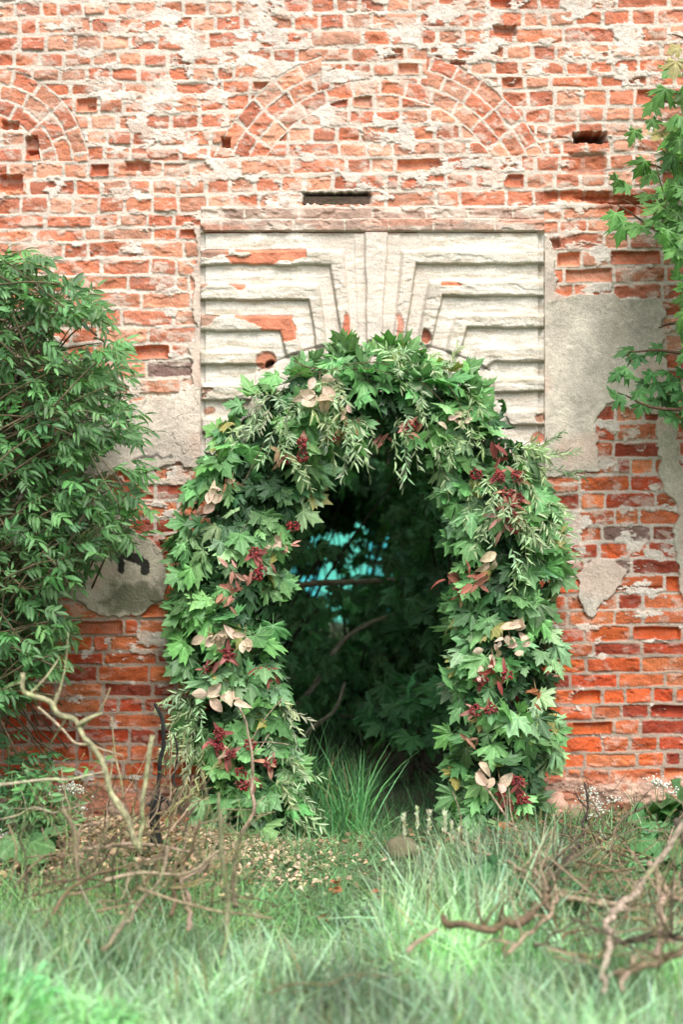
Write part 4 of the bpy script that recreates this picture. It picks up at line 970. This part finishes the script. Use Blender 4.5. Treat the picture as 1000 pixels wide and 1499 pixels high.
for k,(pp,r_,c_,Y_,w) in enumerate([
 ([(120,1243),(170,1232),(230,1238),(290,1248)],.013,PL,-1.7,'pale log lying level under the left branches'),
 ([(200,1225),(250,1210),(262,1195),(285,1180)],.010,BR,-1.4,'brown branch rising right beside the charred post'),
 ([(90,1185),(110,1230),(125,1280),(130,1330)],.012,(.25,.2,.13),-2.0,'brown curved branch hanging down at the left'),
 ([(100,1270),(112,1240),(125,1210),(150,1205)],.010,PL,-1.6,'pale curved stick in the left tangle'),
 ([(250,1340),(262,1290),(280,1240),(293,1200)],.011,BR,-1.9,'brown branch standing at the right of the left tangle'),
 ([(255,1180),(275,1160),(292,1165),(285,1140)],.008,(.36,.38,.16),-1.2,'yellow green hooked twig beside the left leg of the garland'),
 ([(60,1360),(110,1300),(190,1265),(240,1250)],.009,BR,-2.3,'brown branch slanting across the lower left'),
 ([(150,1390),(200,1330),(235,1290),(245,1240)],.011,(.3,.24,.17),-2.3,'grey brown branch slanting up to the mossy stub'),
 ([(200,1300),(260,1320),(330,1340),(400,1345)],.008,(.28,.22,.14),-2.4,'thin brown stick lying to the right of the left tangle'),
 ([(150,1290),(200,1285),(260,1282),(330,1240)],.010,(.40,.32,.22),-2.1,'pale brown branch lying in the middle of the left tangle'),
 ([(395,1455),(440,1440),(500,1425),(600,1420)],.006,(.16,.14,.07),-3.0,'thin blurred stem lying over the foreground grass'),
 ([(275,1360),(280,1320),(262,1285),(300,1270)],.012,PK,-1.9,'pinkish bent branch in the left tangle'),
 ([(0,1200),(40,1180),(80,1190),(130,1175)],.007,(.33,.28,.2),-1.4,'thin grey stick lying behind the level pale branch'),
 ([(20,1300),(60,1260),(90,1250),(140,1262)],.008,(.22,.17,.1),-1.8,'dark brown stick at the far left of the tangle')]):
    branch(w,pp,r_,c_,Y_,2,hb=.14)
for i in range(70):   # fine brushwood
    a=RNG.uniform(10,340);b=RNG.uniform(1190,1340);Yd=-1.3-(b-1190)/150*1.0; an=RNG.uniform(-.4,1.9); ln=RNG.uniform(30,130)
    e=(a+math.cos(an)*ln,b-math.sin(an)*ln); m_=((a+e[0])/2+RNG.uniform(-22,22),(b+e[1])/2+RNG.uniform(-22,22))
    branch('thin dry twig tangled in the brushwood at the lower left',[(a,b,RNG.uniform(-.2,.2)),(*m_,0),(*e,RNG.uniform(-.2,.2))],RNG.uniform(.0025,.0055),tint([(.30,.22,.14),(.13,.09,.055),(.24,.21,.10)][RNG.integers(3)],1,.2)[0],Yd,1,'thin twigs of the left brushwood',name='dry_twig',hb=.15)
# right pile
RP=[([(649,1343),(685,1359),(730,1361),(770,1347),(788,1325),(802,1310)],[.016,.020],BR,-1.35,'crooked brown log with a sawn end lying in front of the right pile'),
 ([(597,1392),(618,1378),(640,1360)],[.009,.008],PK,-1.6,'pale peeled stick lying left of the brown log'),
 ([(716,1158),(730,1180),(743,1199),(766,1230),(788,1257)],[.007,.009],PL,-.75,'pale curved stick leaning on the right leg of the garland'),
 ([(651,1219),(703,1246),(743,1260),(775,1280),(802,1302),(829,1309),(887,1320)],[.007,.014],PL,-1.0,'long pale branch running right from the seeding grass'),
 ([(775,1270),(790,1292),(820,1312),(870,1325),(920,1330)],[.014,.012],(.34,.26,.18),-1.2,'thick greyish branch lying level in the right pile'),
 ([(800,1290),(820,1271),(860,1248),(892,1217),(919,1192),(955,1174)],[.016,.008],(.13,.11,.07),-1.0,'dark mossy branch rising to the right'),
 ([(815,1275),(842,1235),(858,1195),(862,1176),(856,1145)],[.013,.006],(.05,.035,.03),-.8,'dark upright branch forking before the lowest bricks'),
 ([(860,1183),(848,1170),(842,1158)],[.005,.003],(.05,.035,.03),-.8,'tiny dark fork twig on the upright dark branch'),
 ([(856,1302),(865,1284),(892,1271),(932,1271)],[.010,.007],BR,-1.1,'arched brown branch in the middle of the right pile'),
 ([(870,1222),(892,1240),(915,1252),(935,1262)],[.007,.005],BR,-.9,'small brown branch falling to the right'),
 ([(1010,1190),(977,1235),(955,1262),(941,1289),(910,1325),(894,1352),(894,1406),(883,1451)],[.013,.016,.013,.008],(.42,.33,.26),-2.3,'thick pale peeled branch standing at the right edge'),
 ([(950,1262),(965,1290),(985,1310),(1010,1330)],[.016,.012],PL,-2.2,'pale branch forking down to the right edge'),
 ([(965,1290),(968,1330),(966,1370),(960,1400)],[.014,.010],PK,-2.2,'pale branch hanging down from the fork at the right edge'),
 ([(895,1380),(930,1376),(965,1372),(1005,1375)],[.012,.012],(.08,.06,.04),-2.1,'dark level stick low at the right edge'),
 ([(905,1425),(945,1410),(990,1395),(1010,1380)],[.016,.012],(.16,.12,.07),-2.2,'brown mossy log lying lowest at the right'),
 ([(925,1345),(950,1345),(965,1362),(970,1380)],[.010,.008],(.2,.18,.09),-2.0,'mossy arched stick at the right under the peeled branch'),
 ([(745,1395),(775,1370),(800,1335),(815,1310)],[.008,.010],PL,-1.3,'pale stick slanting down left from the right pile'),
 ([(730,1350),(735,1380),(740,1400)],[.006,.005],BR,-1.4,'short brown twig under the sawn log'),
 ([(760,1240),(790,1255),(800,1290),(798,1330)],[.014,.016],(.14,.10,.06),-1.05,'dark stump like branch where the right pile crosses'),
 ([(930,1400),(918,1425),(912,1450)],[.010,.008],PK,-2.3,'pinkish stub hanging at the lower right'),
 ([(990,1199),(1005,1240),(998,1290)],[.018,.014],(.10,.08,.06),-2.1,'dark branch at the far right behind the peeled one'),
 ([(712,1210),(740,1230),(765,1262)],[.005,.007],(.22,.14,.1),-.7,'thin brown stick crossing the pale curved stick'),
 ([(690,1232),(740,1238),(800,1236)],[.004,.003],PL,-.6,'straight thin straw over the fallen brick'),]
for pp,r_,c_,Y_,w in RP: branch(w,pp,r_,c_,Y_,3 if len(pp)>3 else 0,hb=.20)
for i in range(78):
    a=RNG.uniform(770,1020);b=RNG.uniform(1230,1400);Yd=-1.1-(b-1230)/170*1.0; an=RNG.uniform(-.3,3.3); ln=RNG.uniform(30,130)
    e=(a+math.cos(an)*ln,b-math.sin(an)*ln*.6); m_=((a+e[0])/2+RNG.uniform(-22,22),(b+e[1])/2+RNG.uniform(-22,22))
    branch('thin dry twig tangled in the branch pile at the right',[(a,b,RNG.uniform(-.2,.2)),(*m_,0),(*e,RNG.uniform(-.2,.2))],RNG.uniform(.0025,.006),tint([(.32,.23,.15),(.12,.085,.05),(.24,.18,.10)][RNG.integers(3)],1,.2)[0],Yd,1,'thin twigs of the right branch pile',name='dry_twig',hb=.17)

# ------------------------------------------------------------------ rubble
def rock(label,px,py,Y,size,col,name='stone',rough=.35,shape=None):
    c=P(px,py,Y); c[2]=max(c[2],gz(c[0],c[1])+size[2]*.4)
    V,F,U=sphere_t(14,9); 
    if shape=='brick': V=np.sign(V)*np.abs(V)**.28*.92
    nn=fbm(V[:,0]*2+7+px,V[:,2]*2+V[:,1]+9,1,1,4,900)-.5
    V=V*(1+nn[:,None]*rough*2)*np.array(size)
    a=RNG.uniform(-.3,.3); R_=np.array([[math.cos(a),-math.sin(a),0],[math.sin(a),math.cos(a),0],[0,0,1]]); V=V@R_.T+c
    B=Batch(); B.add(V,F,np.array(col)*(1+nn[:,None]*1.5)); o=B.build(name,M_WALL,smooth=shape!='brick'); tag(o,label,'brick' if shape=='brick' else 'stone')
rock('orange fallen brick lying at the foot of the garland, right leg',742,1243,-.35,(.075,.06,.035),(.50,.16,.07),'fallen_brick',.1,'brick')
rock('pinkish stone jutting from the wall foot right of the garland',800,1180,-.08,(.10,.09,.07),(.48,.30,.23))
rock('pale lime stone at the wall foot beside the garland',765,1165,-.06,(.10,.08,.05),(.46,.34,.27))
rock('low pink stone under the jutting one',805,1205,-.14,(.12,.09,.05),(.46,.24,.18))
rock('small brown stone at the foot of the wall right',850,1213,-.2,(.07,.06,.04),(.30,.20,.14))
rock('broken brick half buried left of the garland',255,1205,-.25,(.07,.06,.035),(.42,.13,.06),'fallen_brick',.1,'brick')
rock('brown earthy stone half hidden by tall grass',590,1275,-.7,(.09,.08,.06),(.14,.13,.08))

# ------------------------------------------------------------------ low plants
def burdock(label,px,py,Y,n,size,col,spread=.12,tilt=.6):
    c=P(px,py,ydep(py,Y,.16)); T=empty('burdock_plant',(c[0],c[1],0)); tag(T,label,'plant')
    V=[(0,0,0)];K=22
    for i in range(K):
        a=-math.pi/2+ .35+ (2*math.pi-.7)*i/(K-1); rr=.5*(1+.35*max(0,math.sin(a)))*(1+.07*math.sin(i*2.7)); V.append((rr*math.cos(a),.15+rr*math.sin(a),.10*math.sin(i*2.1)-.25*rr))
    V=np.array(V);V[0]=(0,0,.0); F=[(0,i,i+1) for i in range(1,K)]
    # middle ring
    Tm=(V,np.array(F),V[:,:2].copy())
    for i in range(n):
        q=c+rv(1,spread)[0]*[1,.6,.5]; B=Batch(); root=np.array([c[0]+RNG.normal(0,.02),c[1],gz(c[0],c[1])])
        d=(q-root)*[1,1,.2]+[0,-.3,-.1]; B.inst(Tm,q,d+rv(1,.2)[0],np.array([0,-tilt,1])+rv(1,.2)[0],size*RNG.uniform(.7,1.1),tint(col,1,.12))
        tube(B,[root,(root+q)/2+[0,0,.03],q],[.005,.003],(.12,.20,.08),5); B.build('leaf',M_MAPLE,T)
burdock('big round leaved burdock at the right before the wall',985,1175,-.5,7,.24,(.07,.19,.065),.09,.7)
burdock('burdock with broad leaves low between the garland and the pile',745,1285,-.95,4,.14,(.05,.15,.05),.07,.9)
burdock('broad leaved burdock under the right branches',705,1275,-.95,2,.13,(.08,.2,.08),.05,.8)
burdock('burdock leaves at the foot of the wall, far right',955,1235,-.55,5,.15,(.08,.21,.07),.09,.7)
burdock('burdock clump in the weeds at the far left',60,1215,-1.2,5,.14,(.09,.22,.08),.12,.8)
def weed(label,px,py,Y,h,n,col,name='leafy_weed',size=.06,T=None,pairs=2):
    c=P(px,py,ydep(py,Y,.05)); c[2]=gz(c[0],c[1]); E=empty(name,tuple(c)); tag(E,label,'plant'); B=Batch(); F_=Batch()
    for i in range(n):
        e=c+np.array([RNG.normal(0,.10),RNG.normal(0,.08),h*RNG.uniform(.6,1.1)]); tube(B,[c,(c+e)/2+rv(1,.02)[0],e],[.004,.002],(.12,.18,.07),5)
        for k in range(9):
            t=RNG.uniform(.2,1); q=c*(1-t)+e*t; compound(F_,q,np.array([*RNG.normal(0,1,2),.25]),np.array([0,-.6,1])+rv(1,.2)[0],size*RNG.uniform(.7,1.1),tint(col,1,.18)[0],pairs)
    B.build('stem',M_BARK,E); F_.build('foliage',M_THIN,E)
weed('feathery green weed at the left edge below the shrub',20,1190,-.7,.45,10,(.07,.19,.07))
weed('leafy weed with pointed leaves standing at far left',45,1225,-1.0,.30,6,(.10,.24,.08),size=.07,pairs=1)
weed('low leafy weed under the arching branch',85,1235,-1.0,.14,4,(.09,.2,.07))
weed('blurred leafy weed at the bottom edge left of the corner one',150,1475,-3.3,.16,5,(.16,.36,.15),size=.06)
weed('small silvery weed in the middle of the path',505,1330,-1.3,.10,6,(.2,.30,.18),size=.04)
weed('leafy weed at the right of the path beside tall grass',560,1345,-1.4,.10,6,(.14,.27,.12),size=.045)
weed('blurred bright green weed in the lower left corner',10,1450,-3.2,.22,6,(.15,.36,.15),size=.07)
weed('leafy green weed in the grass before the right pile',840,1330,-1.3,.2,6,(.09,.24,.09))
weed('leafy green weed at the right edge behind the branches',975,1260,-.9,.18,8,(.10,.25,.10))
weed('leafy green weed beneath the dark rising branch',900,1300,-1.2,.16,6,(.10,.25,.09))
def umbel(label,pts,Y):
    c=P(*pts[0],Y); c[2]=gz(c[0],c[1]); E=empty('white_wildflower',tuple(c)); tag(E,label,'flower'); B=Batch()
    for (a,b) in pts:
        q=P(a,b,Y+RNG.uniform(-.1,.1)); g0=np.array([c[0]+(q[0]-c[0])*.4,q[1],gz(q[0],q[1])]); tube(B,[g0,(g0+q)/2+rv(1,.01)[0],q],[.0022,.0014],(.14,.2,.08),4,smooth_n=3)
    B.build('stem',M_BARK,E)
    for (a,b) in pts:
        F_=Batch(); q=P(a,b,Y-.02); m=24; p=q+rv(m)*[.022,.015,.010]; F_.inst(SPH,p,rv(m),rv(m),RNG.uniform(.003,.0055,m),tint((.72,.74,.68),m,.06,.02)); F_.build('flower_head',M_DRY,E)
umbel('clump of small white wildflowers at left behind the level branch',[(95,1155),(105,1150),(115,1158),(68,1165),(118,1185),(110,1152)],-.8)
umbel('white wildflowers before the lowest bricks at the right',[(858,1168),(875,1175),(885,1185),(900,1170),(870,1195),(895,1210),(862,1158)],-.45)
umbel('white wildflowers beside the big burdock',[(965,1145),(958,1140),(972,1150),(985,1160)],-.5)
umbel('white wildflowers low at the far left',[(8,1240),(15,1250),(5,1225)],-1.0)
umbel('white wildflowers among the right branches',[(885,1225),(905,1235),(890,1245),(845,1290)],-.7)

# ------------------------------------------------------------------ camera, light, sky
cam=bpy.data.cameras.new('camera'); co=bpy.data.objects.new('camera',cam); COL.objects.link(co); S.camera=co
co.location=(0,-DIST,CAMZ); co.rotation_euler=(math.radians(90),0,0)
cam.sensor_fit='VERTICAL'; cam.sensor_height=36; cam.sensor_width=24; cam.lens=36*2400/1499.; cam.clip_end=2000; cam.clip_start=.05
cam.dof.use_dof=True; cam.dof.focus_distance=7.8; cam.dof.aperture_fstop=1.45
EL,AZ=54,14   # sun high behind the camera, slightly left
sun=bpy.data.lights.new('sun','SUN'); so=bpy.data.objects.new('sun',sun); COL.objects.link(so)
sun.energy=1.9; sun.angle=math.radians(26); sun.color=(1,.95,.88)
el=math.radians(EL);az=math.radians(AZ)
dirv=Vector((math.sin(az)*math.cos(el),-math.cos(az)*math.cos(el),math.sin(el)))
so.rotation_euler=dirv.to_track_quat('Z','Y').to_euler()
w=bpy.data.worlds.new('World'); S.world=w; w.use_nodes=True; nt=w.node_tree
sky=nt.nodes.new('ShaderNodeTexSky'); sky.sky_type='NISHITA'; sky.sun_disc=False; sky.sun_elevation=el; sky.sun_rotation=math.atan2(dirv.x,dirv.y)
sky.dust_density=4.0; sky.air_density=1.0
hs=nt.nodes.new('ShaderNodeHueSaturation'); hs.inputs['Saturation'].default_value=.30
bg=nt.nodes['Background']; nt.links.new(sky.outputs[0],hs.inputs['Color']); nt.links.new(hs.outputs[0],bg.inputs[0]); bg.inputs[1].default_value=.15
S.view_settings.view_transform='Standard'; S.view_settings.look='None'; S.view_settings.exposure=.74; S.view_settings.gamma=1
S.render.engine='CYCLES'; S.cycles.max_bounces=6
